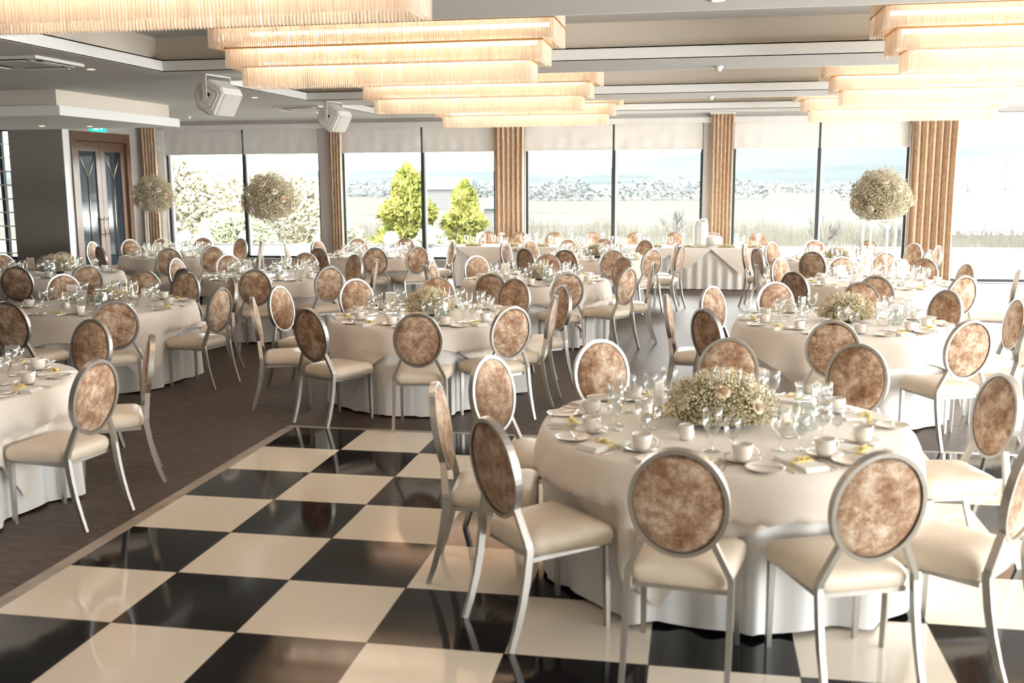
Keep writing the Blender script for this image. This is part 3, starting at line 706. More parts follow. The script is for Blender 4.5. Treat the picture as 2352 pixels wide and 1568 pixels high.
def cloth_mesh(dents, seed, R=.915):
    Rn = random.Random(seed); N = 168; ph = [Rn.uniform(0, 6.28) for _ in range(5)]; nf = Rn.choice([19,21,23])
    prof = [(0.001,TZ),(.45,TZ),(.86,TZ),(.893,TZ-.001),(.902,TZ-.012),(.905,TZ-.03)]
    rows = [[(r*math.cos(2*PI*j/N), r*math.sin(2*PI*j/N), z) for j in range(N)] for r, z in prof]
    K = 11
    for k in range(1, K+1):
        t = k/K; ring = []
        for j in range(N):
            th = 2*PI*j/N
            w_ = math.sin(nf*th+ph[0]+1.2*math.sin(3*th+ph[1]))*.6+math.sin((nf-8)*th+ph[2])*.3+.25*math.sin(5*th+ph[3])
            r = .908+.015*t+.046*(t**.7)*w_
            z = (TZ-.03)*(1-t)+(.018+.010*w_)*t
            for da, dr in dents:
                dd = abs((th-da+PI) % (2*PI)-PI)
                if dd < .36 and z < .56:
                    k2 = 1 if dd < .22 else max(0, 1-(dd-.22)/.14); k2 = k2*k2*(3-2*k2)
                    if dr < r: r = r*(1-k2)+(dr+.022*w_-.022)*k2
            ring.append((r*math.cos(th), r*math.sin(th), max(z,.006)))
        rows.append(ring)
    return MB().loft(rows)
def overlay_mesh(half, rot, dents, seed):
    Rn = random.Random(seed); N = 180; ph = Rn.uniform(0,6); rows = []
    prof = [(0.001,TZ+.004),(.5,TZ+.004),(.88,TZ+.004),(.913,TZ-.004)]
    rows = [[(r*math.cos(2*PI*j/N), r*math.sin(2*PI*j/N), z) for j in range(N)] for r, z in prof]
    K = 9
    for k in range(1, K+1):
        t = k/K; ring = []
        for j in range(N):
            th = 2*PI*j/N; a = (th-rot+PI/4) % (PI/2)-PI/4
            L = half/math.cos(a); hang = max(.05, L-.915)*t
            w_ = .5*math.sin(9*th+ph)+.5*math.cos(4*(th-rot))*1.0
            r = .920+.022*min(1,hang/.12)+.05*min(1,hang/.35)*(.5+.5*math.sin(15*th+ph))*.8
            for da, dr in dents:
                dd = abs((th-da+PI) % (2*PI)-PI); zz = TZ-.004-hang
                if dd < .36 and zz < .56:
                    k2 = 1 if dd < .22 else max(0, 1-(dd-.22)/.14); k2 = k2*k2*(3-2*k2)
                    if dr+.012 < r: r = r*(1-k2)+(dr+.014)*k2
            ring.append((r*math.cos(th), r*math.sin(th), max(.012, TZ-.004-hang)))
        rows.append(ring)
    return MB().loft(rows)
OVER = {'T1':(1.13,.42),'T2':(1.06,-1.36),'T3':(1.12,.5),'T4':(1.14,.15),'T5':(1.12,.6),'T6':(1.1,.9),'T7':(1.06,.3),'T8':(1.1,.2),'T9':(1.1,.7),'T10':(1.12,.1),'T11':(1.1,.5),'T13':(1.1,.25),'T14':(1.1,.8)}
BASE = {}
for ti, (k, c) in enumerate(TAB.items()):
    z0 = FLZ(*c); BASE[k] = z0
    t = thing('round_table', 'round banquet table hidden beneath white cloths, ' + sh[k], 'table', (c[0],c[1],z0), 0, 'round banquet tables')
    MB().lathe([(.001,TZ-.03),(.88,TZ-.03),(.88,TZ-.006),(.001,TZ-.006)],48).build('tabletop', M['wood'], t)
    for q in range(4):
        a = PI/4+q*PI/2; MB().tube([(.5*math.cos(a),.5*math.sin(a),0),(.5*math.cos(a),.5*math.sin(a),TZ-.03)],.015,8).build('leg', M['metal'], t)
    dents = []
    hs = hours(c, CHP[k])
    for (p, hname) in zip(CHP[k], hs):
        d = Vector((c[0]-p[0], c[1]-p[1])); r = d.length; a = math.atan2(d.y, d.x)
        jit = random.uniform(-.06,.06)
        rz = a-PI/2+jit
        ox, oy = p[0]+math.cos(a+jit)*TOPD, p[1]+math.sin(a+jit)*TOPD
        side = 'seen from behind ' if p[1] < c[1]-.4 else ('facing forward ' if p[1] > c[1]+.4 else '')
        place(CHAIR, (ox,oy,FLZ(ox,oy)), rz, 'round-backed chair %sat %s o\'clock of %s' % (side, hname, sh[k]), 'velvet round-backed banquet chairs')
        dents.append((math.atan2(-d.y,-d.x), r-TOPD-.215-.022))
    cl = cloth_mesh(dents, ti).build('tablecloth', M['cloth']); cl.location = (c[0],c[1],z0); tag(cl, 'floor-length white tablecloth with soft folds on '+sh[k], 'tablecloth', 'floor-length white tablecloths')
    ho, ro = OVER[k]
    ov = overlay_mesh(ho, ro, dents, ti+50).build('table_overlay', M['cloth2']); ov.location = (c[0],c[1],z0); tag(ov, 'square ivory overlay cloth draped over '+sh[k], 'tablecloth', 'square ivory overlay cloths')
TT = TZ+.0045

# ------------------------------------------------------------------ tableware prototypes
def plate_p():
    t = thing('side_plate','x','plate',group='white side plates')
    MB().lathe([(.0005,.004),(.05,.004),(.058,.008),(.082,.016),(.084,.018),(.081,.0175),(.058,.0115),(.05,.0075),(.0005,.0075)],28).build('plate_body', M['china'], t); return t
def knife(name, L, lab=None):
    mb = MB(); w=.006
    mb.tube([(0,-L*.5,.004),(0,-L*.46,.004),(0,-L*.02,.004),(0,0,.004)],[.003,.0062,.005,.0035],8,flat=.55)
    mb.add([(-w*.6,0,.0035),(w*.8,0,.0035),(w*1.2,L*.3,.0035),(w*.9,L*.45,.0035),(-w*.4,L*.5,.0035),(-w*.6,0,.006),(w*.8,0,.006),(w*1.2,L*.3,.006),(w*.9,L*.45,.006),(-w*.4,L*.5,.006)],[(0,1,2,3,4)[::-1],(5,6,7,8,9),(0,1,6,5),(1,2,7,6),(2,3,8,7),(3,4,9,8),(4,0,5,9)],False)
    return mb.build(name, M['silver'])
def fork_():
    mb = MB(); L=.2
    mb.tube([(0,-L/2,.004),(0,-L*.4,.004),(0,.0,.006),(0,L*.18,.010)],[.006,.0065,.003,.004],8,flat=.45)
    mb.tube([(0,L*.17,.010),(0,L*.22,.009),(0,L*.27,.008)],[.006,.0125,.0125],8,flat=.15)
    for x in (-.0095,-.0032,.0032,.0095): mb.tube([(x,L*.265,.008),(x,L*.38,.006),(x,L*.5,.010)],[.002,.0019,.0009],6)
    return mb.build('dinner_fork', M['silver'])
def spoon_(name, L=.18):
    mb = MB()
    mb.tube([(0,-L/2,.004),(0,-L*.38,.004),(0,.0,.006),(0,L*.2,.009)],[.005,.006,.0028,.0035],8,flat=.45)
    mb.lathe([(.0005,.003),(.010,.004),(.0155,.008),(.017,.0115),(.0155,.0115),(.010,.0065),(.0005,.0055)],16,(0,0,0))
    k = len(mb.v)-16*7
    for i in range(k, len(mb.v)): x,y,z = mb.v[i]; mb.v[i] = (x, y*1.5+L*.33, z)
    return mb.build(name, M['silver'])
def cup_p():
    t = thing('coffee_cup','x','cup',group='white coffee cups')
    MB().lathe([(.0005,.004),(.022,.004),(.026,.0),(.029,.004),(.037,.022),(.040,.045),(.041,.066),(.0385,.0665),(.037,.045),(.034,.024),(.026,.010),(.0005,.009)],26).build('cup_body', M['china'], t)
    MB().tube([(.037+.024*math.sin(a)*1.0, 0, .037-.021*math.cos(a)) for a in [PI*i/9 for i in range(10)]],.0036,8).build('handle', M['china'], t)
    return t
def saucer_p():
    t = thing('saucer','x','saucer',group='white saucers')
    MB().lathe([(.0005,.003),(.035,.003),(.05,.009),(.071,.016),(.073,.018),(.070,.0175),(.05,.012),(.03,.0065),(.0005,.006)],26).build('saucer_body', M['china'], t); return t
def glass_p(name, s, grp, bowl=1.0):
    t = thing(name,'x','glass',group=grp)
    MB().lathe([(.0005,.0035),(.010,.004),(.034,.0015),(.035,.0),(.033,.0),(.0005,.0)],24,smooth=True).build('foot', M['glass'], t)
    MB().lathe([(.009,.004),(.005,.012),(.0038,.03),(.0042,.055),(.0075,.066),(.010,.070)],10).build('stem', M['glass'], t)
    b_ = [(.0005,.068),(.014,.072),(.026,.084),(.035,.104),(.0385,.126),(.037,.148),(.034,.166),(.0325,.1665),(.0355,.148),(.037,.126),(.0335,.105),(.025,.0865),(.013,.0745),(.0005,.071)]
    MB().lathe([(r*bowl, z) for r, z in b_],24).build('bowl', M['glass'], t)
    t.scale = (s,)*3
    return t
def napkin_p():
    t = thing('folded_napkin','x','napkin',group='folded napkins with yellow ribbons')
    mb = MB(); L, w = .235, .062
    for k in range(4):
        z = .001+k*.0042; s_ = 1-.02*k
        rings = []
        for i in range(13):
            y = -L/2*s_+L*s_*i/12+.004*k; pin = 1-.16*math.exp(-((y/.03)**2))
            rings.append([(-w*pin*s_,y,z),(w*pin*s_,y,z+.0005*math.sin(i)),(w*pin*s_,y,z+.0038),(-w*pin*s_,y,z+.0042)])
        mb.loft(rings, True, True, True, False)
    mb.build('napkin_fabric', M['napkin'], t)
    r = MB(); ww = w*.88
    r.box(-ww,ww,-.011,.011,.0175,.0195); r.box(-ww-.001,-ww,-.011,.011,.002,.0195); r.box(ww,ww+.001,-.011,.011,.002,.0195)
    for (dx, dy, l) in ((.8,.6,.085),(-.55,.83,.075)):
        d = Vector((dx,dy,0)).normalized(); n2 = Vector((-d.y,d.x,0)); rings=[]
        for i in range(7):
            u = i/6; p = d*l*u+Vector((0,0,.021+.010*math.sin(u*5))); rings.append([tuple(p-n2*.009),tuple(p+n2*.009),tuple(p+n2*.009+Vector((0,0,.0012))),tuple(p-n2*.009+Vector((0,0,.0012)))])
        r.loft(rings,True,True,True)
    for s_ in (-1,1):
        rings = []
        for i in range(11):
            a = 2*PI*i/10; p = Vector((s_*.020*(1-math.cos(a))*.9, .004*s_, .021+.011*math.sin(a)*.8+.008)); rings.append([(p.x,p.y-.009,p.z),(p.x,p.y+.009,p.z),(p.x,p.y+.009,p.z+.0012),(p.x,p.y-.009,p.z+.0012)])
        r.loft(rings,True,True,True)
    r.build('ribbon', M['ribbon'], t)
    return t
PL, CUP, SAU, NAP = plate_p(), cup_p(), saucer_p(), napkin_p()
WG1 = glass_p('wine_glass', 1.0, 'larger wine glasses'); WG2 = glass_p('wine_glass', .86, 'smaller wine glasses')
KN = tag(knife('dinner_knife', .225),'x','knife',group='dinner knives'); BK = tag(knife('butter_knife', .16),'x','knife',group='butter knives on side plates')
FK = tag(fork_(),'x','fork',group='dinner forks'); SP1 = tag(spoon_('dessert_spoon'),'x','spoon',group='dessert spoons'); TS = tag(spoon_('teaspoon',.13),'x','spoon',group='teaspoons on saucers')
def polar(c, a, r, side=0):
    """point at distance r from the table centre in direction a, shifted sideways"""
    return (c[0]+r*math.cos(a)-side*math.sin(a), c[1]+r*math.sin(a)+side*math.cos(a))
NEAR = ('T1','T2','T3','T4','T5','T6','T7','T10','T13')
SET = {k: list(v) for k, v in CHP.items()}
SET['T5'] = [(-.223,-1.731),(-.417,-.77),(-1.277,-.12),(-.45,-2.5),(-2.0,-.2)]
SET['T7'] += [(-6.9,5.2),(-5.3,7.0),(-6.1,4.3)]
SET['T6'] += [(-3.5,4.9)]
Rj = random.Random(5)
for k, pts in SET.items():
    c = TAB[k]; z = BASE[k]+TT; hs = hours(c, pts)
    for p, h in zip(pts, hs):
        a = math.atan2(p[1]-c[1], p[0]-c[0]); rz = a+PI/2     # local +y points at the table centre
        at = "at %s o'clock on %s" % (h, sh[k]); s_ = TN[k]
        j = lambda q: Rj.uniform(-q, q)
        def pt(r, side): x, y = polar(c, a+j(.012), r+j(.008), side); return x, y
        x, y = pt(.765,.0); place(NAP, (x,y,z), rz+j(.25), 'folded white napkin with yellow ribbon, '+at)
        x, y = pt(.80,-.185); place(PL, (x,y,z), rz, 'white side plate '+at)
        place(BK, (x,y,z+.0155), rz+.9+j(.3), 'butter knife across the side plate '+at)
        x, y = pt(.665,.17); x0_ = polar((x,y), rz+1.0, .052); place(SAU, (x,y,z), rz, 'white saucer '+at, sc=1.1); place(CUP, (x,y,z+.0066), rz+j(1.2)-.3, 'white coffee cup '+at, sc=1.12)
        x, y = pt(.53,.02); place(WG1, (x,y,z), rz, 'larger wine glass '+at, sc=1.2)
        x, y = pt(.555,.115); place(WG2, (x,y,z), rz, 'smaller wine glass '+at, sc=1.0)
        if k in NEAR:
            place(TS, (x0_[0],x0_[1],z+.0155), rz+2.2+j(.5), 'silver teaspoon on the saucer '+at)
            x, y = pt(.775,-.088); place(FK, (x,y,z), rz+j(.08), 'silver dinner fork '+at)
            x, y = pt(.775,.082); place(KN, (x,y,z), rz+j(.08), 'silver dinner knife '+at)
            x, y = pt(.79,.118); place(SP1, (x,y,z), rz+j(.1), 'silver dessert spoon '+at)

# ------------------------------------------------------------------ centrepieces
def rose(mb, c, r, seed, nrm=(0,-.5,.85)):
    R = random.Random(seed); n = Vector(nrm).normalized(); a = n.cross(Vector((.3,.9,.1))).normalized(); b_ = n.cross(a); c = Vector(c)
    for lay in range(4):
        k = 3+lay; rr = r*(.28+.24*lay)
        for q in range(k):
            th0 = 2*PI*q/k+lay*.7; rings = []
            for u in range(4):
                t = u/3; ring = []
                for w_ in range(6):
                    th = th0+(w_/5-.5)*2*PI/k*1.35; ra = rr*(.35+.65*math.sin(t*1.45))*(1+.10*t); hgt = r*(.9-.22*lay)*t-.25*r*(t**3 if lay == 3 else 0)
                    ring.append(tuple(c+a*ra*math.cos(th)+b_*ra*math.sin(th)+n*hgt))
                rings.append(ring)
            mb.loft(rings, False)
def gyp_cloud(mb, dist, n, size, seed):
    R = random.Random(seed)
    for _ in range(n):
        p = dist(R); s_ = size*R.uniform(.6,1.3)
        mb.add([p+Vector(v)*s_ for v in ((1,0,0),(-1,0,0),(0,1,0),(0,-1,0),(0,0,1),(0,0,-1))],[(0,2,4),(2,1,4),(1,3,4),(3,0,4),(2,0,5),(1,2,5),(3,1,5),(0,3,5)],False)
def low_arrangement(nm, n, size, rx, ry, rz, seed):
    t = thing('flower_arrangement','x','flowers',group='low gypsophila and rose arrangements')
    MB().lathe([(.001,.0),(.09,.0),(.10,.01),(.11,.05),(.105,.055),(.001,.05)],20).build('dish', M['frame'], t)
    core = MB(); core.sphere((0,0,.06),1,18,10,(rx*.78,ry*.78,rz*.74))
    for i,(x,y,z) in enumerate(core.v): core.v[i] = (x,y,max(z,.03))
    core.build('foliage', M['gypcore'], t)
    def dist(R):
        th = R.uniform(0,2*PI); ph = math.acos(R.uniform(-.12,1)); k = R.uniform(.78,1.04)+.07*math.sin(th*5+ph*7)
        v = Vector((rx*k*math.sin(ph)*math.cos(th), ry*k*math.sin(ph)*math.sin(th), .055+rz*k*max(-.05,math.cos(ph)))); return v
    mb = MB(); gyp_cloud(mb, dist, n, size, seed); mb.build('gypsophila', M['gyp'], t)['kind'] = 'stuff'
    st = MB(); R = random.Random(seed+1)
    for _ in range(160):
        q = dist(R); st.tube([tuple(q*.6), tuple(q*1.02)],.0011,3)
    st.build('stems', M['stem'], t)['kind'] = 'stuff'
    for i, (th, ph) in enumerate([(-1.7,.75),(-.4,.55),(.9,.9),(2.6,.8),(-2.6,1.15),(-.9,1.2)]):
        nrm = Vector((math.sin(ph)*math.cos(th), math.sin(ph)*math.sin(th), math.cos(ph)))
        pos = Vector((rx*nrm.x, ry*nrm.y, .055+rz*nrm.z))*.93
        rm = MB(); rose(rm, pos, .034, i, nrm); rm.build('rose', M['rose' if i % 3 else 'roseb'], t)
    return t
ARR = low_arrangement('low', 4200, .0052, .27,.22,.20, 21)
def place_low(k, dx, dy, rz, lab, sc=1.0):
    c = TAB[k]; place(ARR, (c[0]+dx,c[1]+dy,BASE[k]+TT), rz, lab, sc=sc)
place_low('T1',-.02,.0,.2,'large gypsophila and cream rose dome on the nearest round table',1.05)
place_low('T2',-.02,.05,2.0,'gypsophila and rose arrangement on the table just beyond the dance floor',1.0)
place_low('T3',.03,.02,1.0,'gypsophila dome on the second-row table at the right',1.0)
place_low('T4',.02,.08,3.0,'low gypsophila arrangement between candles on the second-row table at the left',.72)
place_low('T7',.02,.05,.6,'dark shaded gypsophila arrangement on the far left table',1.0)
place_low('T10',.04,.0,4.0,'small gypsophila arrangement on the third-row table in the middle',.72)
place_low('T11',.05,.0,.9,'gypsophila and peach rose dome before the long head table',.9)
place_low('T9',.0,.1,5.0,'small gypsophila arrangement on the table before the conifer window',.5)
place_low('T14',-.1,.0,5.5,'low gypsophila arrangement on the rear right round table',.75)
def tall_stand():
    t = thing('tall_flower_stand','x','flower stand',group='tall clear stands topped with flower balls')
    t.scale = (1,1,.93)
    b_ = MB().box(-.17,.17,-.17,.17,0,.012); b_.build('base', M['acrylic'], t)
    for sx in (-1,1):
        for sy in (-1,1):
            MB().box(sx*.145-.011,sx*.145+.011,sy*.145-.011,sy*.145+.011,.012,.80).build('post', M['acrylic'], t)
    MB().box(-.17,.17,-.17,.17,.80,.812).build('top_plate', M['acrylic'], t)
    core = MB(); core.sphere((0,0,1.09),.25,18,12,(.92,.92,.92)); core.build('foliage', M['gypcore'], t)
    def dist(R):
        v = Vector((R.gauss(0,1),R.gauss(0,1),R.gauss(0,1))).normalized(); k = R.uniform(.70,1.05)+.05*math.sin(v.x*9+v.z*7)
        if R.random() < .08: k += R.uniform(0,.15)
        return Vector((v.x*.335*k, v.y*.335*k, 1.07+v.z*(.37 if v.z > 0 else .28)*k))
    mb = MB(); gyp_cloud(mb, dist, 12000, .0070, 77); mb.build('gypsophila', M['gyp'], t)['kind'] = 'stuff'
    st = MB(); R = random.Random(5)
    for _ in range(260):
        q = dist(R); cc = Vector((0,0,1.05)); st.tube([tuple(cc+(q-cc)*.6), tuple(cc+(q-cc)*1.03)],.0012,3)
    st.build('stems', M['stem'], t)['kind'] = 'stuff'
    R = random.Random(11)
    for i in range(14):
        th = 2*PI*i/14*3+R.uniform(-.2,.2); zz = -.55+1.4*((i*5)%14)/14
        nrm = Vector((math.cos(th)*math.sqrt(max(0,1-zz*zz*.8)), math.sin(th)*math.sqrt(max(0,1-zz*zz*.8)), zz)).normalized()
        pos = Vector((nrm.x*.34, nrm.y*.34, 1.07+nrm.z*(.36 if nrm.z > 0 else .27))); rm = MB(); rose(rm, pos, .040, i, nrm); rm.build('rose', M['rose' if i % 4 else 'roseb'], t)
    return t
TS_ = tall_stand()
place(TS_, (TAB['T6'][0],TAB['T6'][1],BASE['T6']+TT), .25, 'tall clear stand with golden flower ball before the left-most window')
place(TS_, (TAB['T13'][0],TAB['T13'][1],BASE['T13']+TT), .15, 'tall clear stand with white flower ball before the right windows')
place(TS_, (-5.86,8.95,BASE['T8']+TT), .4, 'tall clear stand with shaded flower ball before the corner curtain')
# candles in glass
def candle_p(name, h, r):
    t = thing(name,'x','candle holder',group='candles floating in glass cylinders')
    MB().lathe([(.0005,.001),(r,.001),(r,h),(r-.002,h+.001)],26).build('glass_cylinder', M['glass'], t)
    MB().lathe([(r-.003,h*.42),(.0005,h*.42)],24).build('water', M['water'], t)
    MB().lathe([(.0005,h*.38),(r*.55,h*.40),(r*.74,h*.47),(r*.72,h*.52),(.004,h*.50),(.0005,h*.5)],20).build('candle', M['wax'], t)
    t_c = t.children[-1] if False else [o for o in D.objects if o.parent == t and o.name.startswith('candle')][-1]
    MB().lathe([(.0005,h*.50),(.0045,h*.50+.008),(.0055,h*.50+.016),(.003,h*.50+.028),(.0003,h*.50+.038)],8).build('flame', M['flame'], t_c)
    return t
CA = candle_p('candle_cylinder', .15, .05); CB = candle_p('candle_cylinder', .22, .05)
def jug_p():
    t = thing('water_jug','x','jug',group='glass water jugs')
    MB().lathe([(.0005,.006),(.055,.006),(.066,.05),(.066,.10),(.055,.16),(.052,.20),(.058,.225),(.061,.226),(.055,.20),(.058,.16),(.069,.10),(.069,.05),(.058,.0),(.0005,.0)],28).build('jug_body', M['glass'], t)
    MB().lathe([(.0005,.007),(.053,.007),(.064,.05),(.064,.10),(.058,.135),(.0005,.135)],26).build('water', M['water'], t)
    MB().tube([(.055+.045*math.sin(a),0,.13-.07*math.cos(a)) for a in [PI*i/9 for i in range(10)]],.006,8).build('handle', M['glass'], t)
    return t
JG = jug_p()
def card_p(name, w_, h_, cat, grp, lines=6):
    t = thing(name,'x',cat,group=grp)
    mb = MB(); mb.add([(-w_/2,-.03,0),(w_/2,-.03,0),(w_/2,0,h_),(-w_/2,0,h_),(w_/2,.03,0),(-w_/2,.03,0)],[(0,1,2,3),(3,2,4,5)],False); 
    o = mb.build('card_sheet', M['card'], t); md = o.modifiers.new('thickness','SOLIDIFY'); md.thickness = .001
    ln = MB()
    for i in range(lines):
        z = h_*(.82-.62*i/lines); y = -.03*(1-z/h_)-.0016; ww = w_*(.30 if i % 2 else .36); th = .0012 if i else .003
        # wavy script strokes
        for q in range(9):
            x0 = -ww+2*ww*q/9; ln.add([(x0,y,z),(x0+ww*.13,y,z+th*1.5),(x0+ww*.17,y,z+th*.4),(x0+ww*.03,y,z-th)],[(0,1,2,3)],False)
    ln.build('printed_text', M['ink'], o)
    return t
CD = card_p('menu_card', .10, .155, 'card', 'white menu cards')
def stand_p():
    t = thing('card_holder','x','card holder',group='clear upright card holders')
    MB().box(-.055,.055,-.03,.03,0,.006).build('holder_base', M['acrylic'], t)
    MB().box(-.052,.052,-.003,.003,.006,.20).build('holder_sleeve', M['acrylic'], t)
    o = MB().box(-.049,.049,-.0045,-.0032,.01,.195).build('printed_sheet', M['card'], t)
    ln = MB()
    for i in range(8):
        z = .175-.012*i; ww = .03 if i % 2 else .036
        for q in range(8): x0 = -ww+2*ww*q/8; ln.box(x0,x0+ww*.17,-.0052,-.0046,z,z+.0025)
    ln.box(-.03,-.004,-.0052,-.0046,.03,.06); ln.box(.006,.03,-.0052,-.0046,.035,.055)
    ln.build('printed_text', M['ink'], o)
    return t
CS = stand_p()
def put(proto, k, dx, dy, rz, lab, sc=None):
    c = TAB[k]; return place(proto, (c[0]+dx,c[1]+dy,BASE[k]+TT), rz, lab, sc=sc)
for k in TAB:
    s_ = sh[k]
    put(CA, k, -.36,-.12,0,'short candle glass, left of the centrepiece on '+s_)
    if k in ('T1','T3'): put(CA, k, .30,-.20,0,'short candle glass, right of the centrepiece on '+s_)
    elif k not in ('T5',): put(CB, k, .36,-.02,0,'tall candle glass, right of the centrepiece on '+s_)
    if k != 'T5': put(CB, k, .05,.38,0,'tall candle glass behind the centrepiece on '+s_)
    put(JG, k, *((.40,-.02) if k == 'T1' else (.20,-.33) if k != 'T3' else (.42,-.1)), Rj.uniform(0,6), 'glass water jug on '+s_)
    if k in ('T1','T3'): put(CS, k, -.33,.10,1.15,'clear upright card holder left of the flowers on '+s_)
    else: put(CS, k, -.40,.10,.15,'clear upright card holder left of the centre on '+s_)
    if k in ('T3','T4','T6','T14','T8','T9','T11'): put(CD, k, .36,.22,.1,'white folded menu card right of the centre on '+s_)
    if k == 'T4': put(CD, k, -.22,-.0,.1,'white folded menu card left of the candles on '+s_)
# larger pots and sugar bowls on a few tables
def cream_p():
    t = thing('milk_jug','x','milk jug',group='white china milk jugs')
    MB().lathe([(.0005,.004),(.03,.003),(.037,.02),(.038,.04),(.031,.062),(.034,.075),(.032,.075),(.029,.062),(.035,.04),(.034,.02),(.0005,.008)],22).build('jug_body', M['china'], t)
    MB().tube([(.032+.024*math.sin(a),0,.04-.022*math.cos(a)) for a in [PI*i/9 for i in range(10)]],.0035,8).build('handle', M['china'], t)
    return t
CR = cream_p()
for k in TAB: put(CR, k, -.18,-.34, 2.5, 'white china milk jug on '+sh[k])

# ------------------------------------------------------------------ long head table
HX0, HX1, HY0, HY1, HZ = -1.35, 4.55, 11.80, 12.55, .76
ht = thing('head_table', 'long straight head table hidden beneath white skirted cloth by the windows', 'table', (0,0,0))
MB().box(HX0+.02,HX1-.02,HY0+.02,HY1-.02,HZ-.04,HZ-.008).build('tabletop', M['wood'], ht)
for x in (HX0+.1,HX1-.1):
    for y in (HY0+.1,HY1-.1): MB().tube([(x,y,0),(x,y,HZ-.04)],.018,8).build('leg', M['metal'], ht)
def skirt():
    mb = MB(); per = []
    def seg(a, b_, n):
        for i in range(n): t = i/n; per.append((a[0]+(b_[0]-a[0])*t, a[1]+(b_[1]-a[1])*t))
    seg((HX0,HY0),(HX1,HY0),300); seg((HX1,HY0),(HX1,HY1),40); seg((HX1,HY1),(HX0,HY1),60); seg((HX0,HY1),(HX0,HY0),40)
    n = len(per); rows = []; cx, cy = (HX0+HX1)/2, (HY0+HY1)/2
    rows.append([(cx+(x-cx)*.0, cy+(y-cy)*.0, HZ) for x, y in per])
    rows.append([(x-(.01 if x > cx else -.01), y-(.01 if y > cy else -.01), HZ) for x, y in per])
    for k in range(8):
        t = k/7; ring = []
        for i, (x, y) in enumerate(per):
            w_ = math.sin(i*2*PI/9.2)*.5+.5
            d = .004+.030*min(1,t*1.5+.15)*w_; nx = -1 if x <= HX0+1e-6 else (1 if x >= HX1-1e-6 else 0); ny = -1 if y <= HY0+1e-6 else (1 if y >= HY1-1e-6 else 0)
            ring.append((x+nx*d, y+ny*d, (HZ-.008)*(1-t)+.012*t))
        rows.append(ring)
    return mb.loft(rows)
tag(skirt().build('table_skirt', M['cloth']), 'long white pleated skirt cloth falling to the floor around the head table', 'tablecloth')
for i, (xc, hw, dz, lab) in enumerate([(-.72,.60,.42,'at the left end of the head table'),(.35,.55,.40,'second from the left on the head table'),(1.35,.55,.40,'in the middle of the head table'),(2.35,.52,.40,'left of the pale ribbed cake on the head table'),(3.02,.46,.40,'under the left side of the pale ribbed cake'),(3.98,.55,.47,'at the right end of the head table')]):
    mb = MB(); y = HY0-.052-.003*i
    mb.add([(xc-hw,HY1,HZ+.004+.0004*i),(xc+hw,HY1,HZ+.004+.0004*i),(xc+hw,y,HZ+.004+.0004*i),(xc-hw,y,HZ+.004+.0004*i),(xc,y-.006,HZ-dz)],[(0,3,2,1),(3,4,2)],False)
    o = mb.build('table_overlay', M['cloth2']); md = o.modifiers.new('thickness','SOLIDIFY'); md.thickness = .002
    tag(o, 'pale cloth with pointed hanging corner, '+lab, 'tablecloth', 'pointed overlay cloths on the head table')
for i, (x, lab) in enumerate([(-.95,'first'),(-.33,'second'),(.38,'third'),(1.15,'fourth'),(2.0,'fifth'),(2.75,'sixth'),(3.52,'seventh'),(4.35,'eighth')]):
    place(CHAIR, (x,12.90,0), PI+random.uniform(-.06,.06), 'velvet round-backed chair behind the head table facing the room, %s from the left' % lab, 'velvet round-backed banquet chairs')
# arrangement of items on the head table
HT = HZ+.0075
bud = thing('bud_vase','x','vase',group='bud vases with white flowers on the head table')
MB().lathe([(.0005,.004),(.018,.004),(.018,.18),(.021,.18),(.021,0),(.0005,0)],14).build('glass_vase', M['glass'], bud)
s_ = MB(); s_.tube([(0,0,.02),(.005,0,.22)],.002,5); s_.tube([(0,0,.02),(-.02,.01,.20)],.0015,5); s_.build('stem', M['stem'], bud)
for i, p in enumerate([(.005,0,.22),(-.025,.01,.20),(.035,.01,.205)]): rm = MB(); rose(rm, p, .03, i, (0,-.3,1)); rm.build('bloom', M['napkin'], bud)
for i, x in enumerate((-.52,.17,.85,1.45,2.12,2.95,3.90,4.30)): place(bud, (x,12.25,HT), i*.8, 'glass bud vase with white blooms on the head table, number %s from the left' % ['one','two','three','four','five','six','seven','eight'][i])
cnt = 0; ORD = ['first','second','third','fourth','fifth','sixth','seventh','eighth','ninth','tenth','eleventh','twelfth']
for i, x in enumerate((-1.15,-.62,-.05,.48,1.0,1.62,2.2,2.62)):
    place(WG1, (x,12.0,HT), 0, 'larger wine glass on the head table, %s from the left' % ORD[i], sc=1.15)
    place(WG2, (x+.1,12.06,HT), 0, 'smaller wine glass on the head table, %s from the left' % ORD[i], sc=1.0)
for i, x in enumerate((-.85,-.42,.02,.62,1.2,1.85)):
    place(CA if i % 2 else CB, (x,12.12,HT), 0, '%s candle glass on the head table, %s from the left' % ('short' if i % 2 else 'tall', ORD[i]))
sprig = thing('foliage_garland','x','garland',group='white flower garland pieces on the head table')
mb = MB(); 
gyp_cloud(mb, lambda R: Vector((R.uniform(-.16,.16), R.gauss(0,.025), abs(R.gauss(.02,.02)))), 420, .008, 3); mb.build('blossom', M['gyp'], sprig)['kind'] = 'stuff'
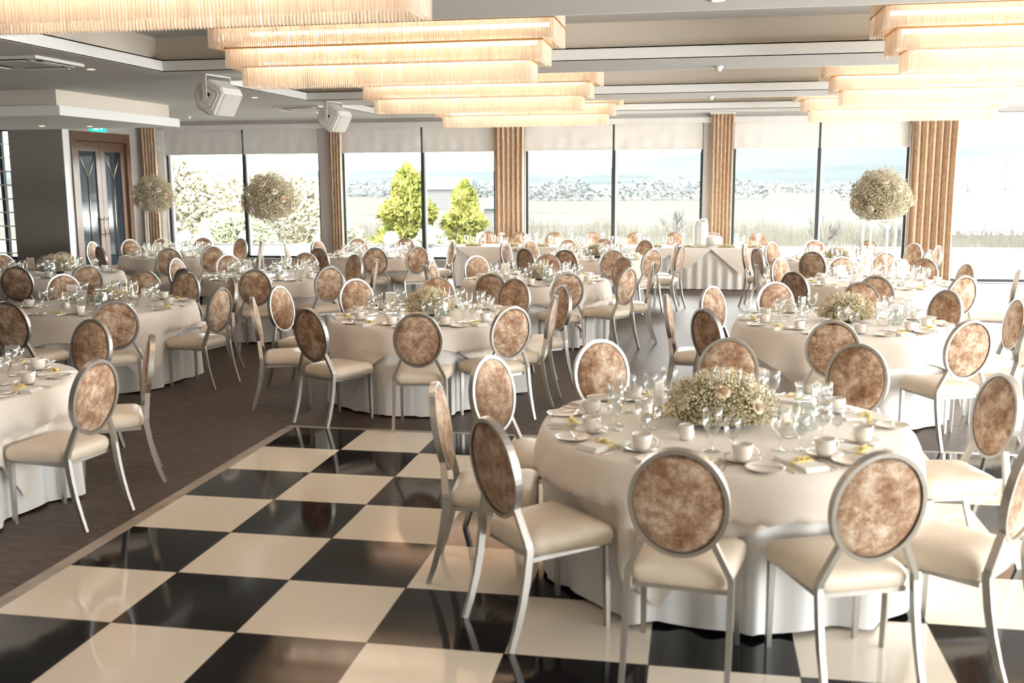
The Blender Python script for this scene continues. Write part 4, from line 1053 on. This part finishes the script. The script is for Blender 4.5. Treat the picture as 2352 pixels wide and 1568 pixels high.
mb = MB(); gyp_cloud(mb, lambda R: Vector((R.uniform(-.16,.16), R.gauss(0,.02), abs(R.gauss(.012,.01)))), 160, .010, 4); mb.build('leaves', M['stem'], sprig)['kind'] = 'stuff'
for i, x in enumerate((-1.0,-.28,.3,.95,1.7,2.4,3.1,3.72,4.2)): place(sprig, (x,11.9,HT), 0, 'small garland of white blossom along the head table front, %s from the left' % ORD[i])
# cake
ck = thing('wedding_cake', 'pale ribbed rounded-top wedding cake with a white flower on the head table', 'cake', (3.32,12.12,HT))
def ribbed(x, r, h, nm):
    n = 72; rings = []
    for z, k in [(.03,1),(.06,1),(h*.55,1),(h*.80,.97),(h*.90,.86),(h*.96,.68),(h*.995,.38),(h,.02)]:
        rings.append([(x+(r*k+.006*k*(1 if j % 6 < 3 else -1)*.6)*math.cos(2*PI*j/n), (r*k+.006*k*(1 if j % 6 < 3 else -1)*.6)*math.sin(2*PI*j/n), z) for j in range(n)])
    MB().loft(rings, True, True, True).build(nm, M['cakep'], ck)
M['cakep'] = noise_col(mat('pale_grey_icing', (.66,.66,.63), .7), [(.3,(.62,.62,.59)),(.7,(.70,.70,.67))], 3)
ribbed(-.06,.135,.50,'cake_tier'); 
MB().lathe([(.14,.03),(.15,.04),(.15,.17),(.13,.19),(.001,.19)],40,(.17,.02,0),True).build('cake_tier', M['cakep'], ck)
MB().lathe([(.001,.0),(.34,.0),(.35,.008),(.35,.022),(.33,.03),(.001,.03)],48,(.03,0,0)).build('cake_stand', M['silver'], ck)
rm = MB(); rose(rm, (-.03,-.09,.46), .065, 3, (.2,-.6,.7)); rose(rm, (.02,-.05,.48), .045, 4, (.5,-.3,.8)); rm.build('sugar_flower', M['napkin'], ck)
gb = thing('punch_bowl','large clear stemmed glass right of the pale ribbed cake','glass',(3.98,12.05,HT))
MB().lathe([(.0005,.004),(.05,.003),(.052,0),(.0005,0)],20).build('foot', M['glass'], gb); MB().lathe([(.008,.004),(.006,.05),(.02,.06)],10).build('stem', M['glass'], gb)
MB().lathe([(.001,.058),(.05,.07),(.085,.12),(.085,.17),(.07,.22),(.067,.22),(.081,.17),(.081,.12),(.047,.075),(.001,.062)],26).build('bowl', M['glass'], gb)
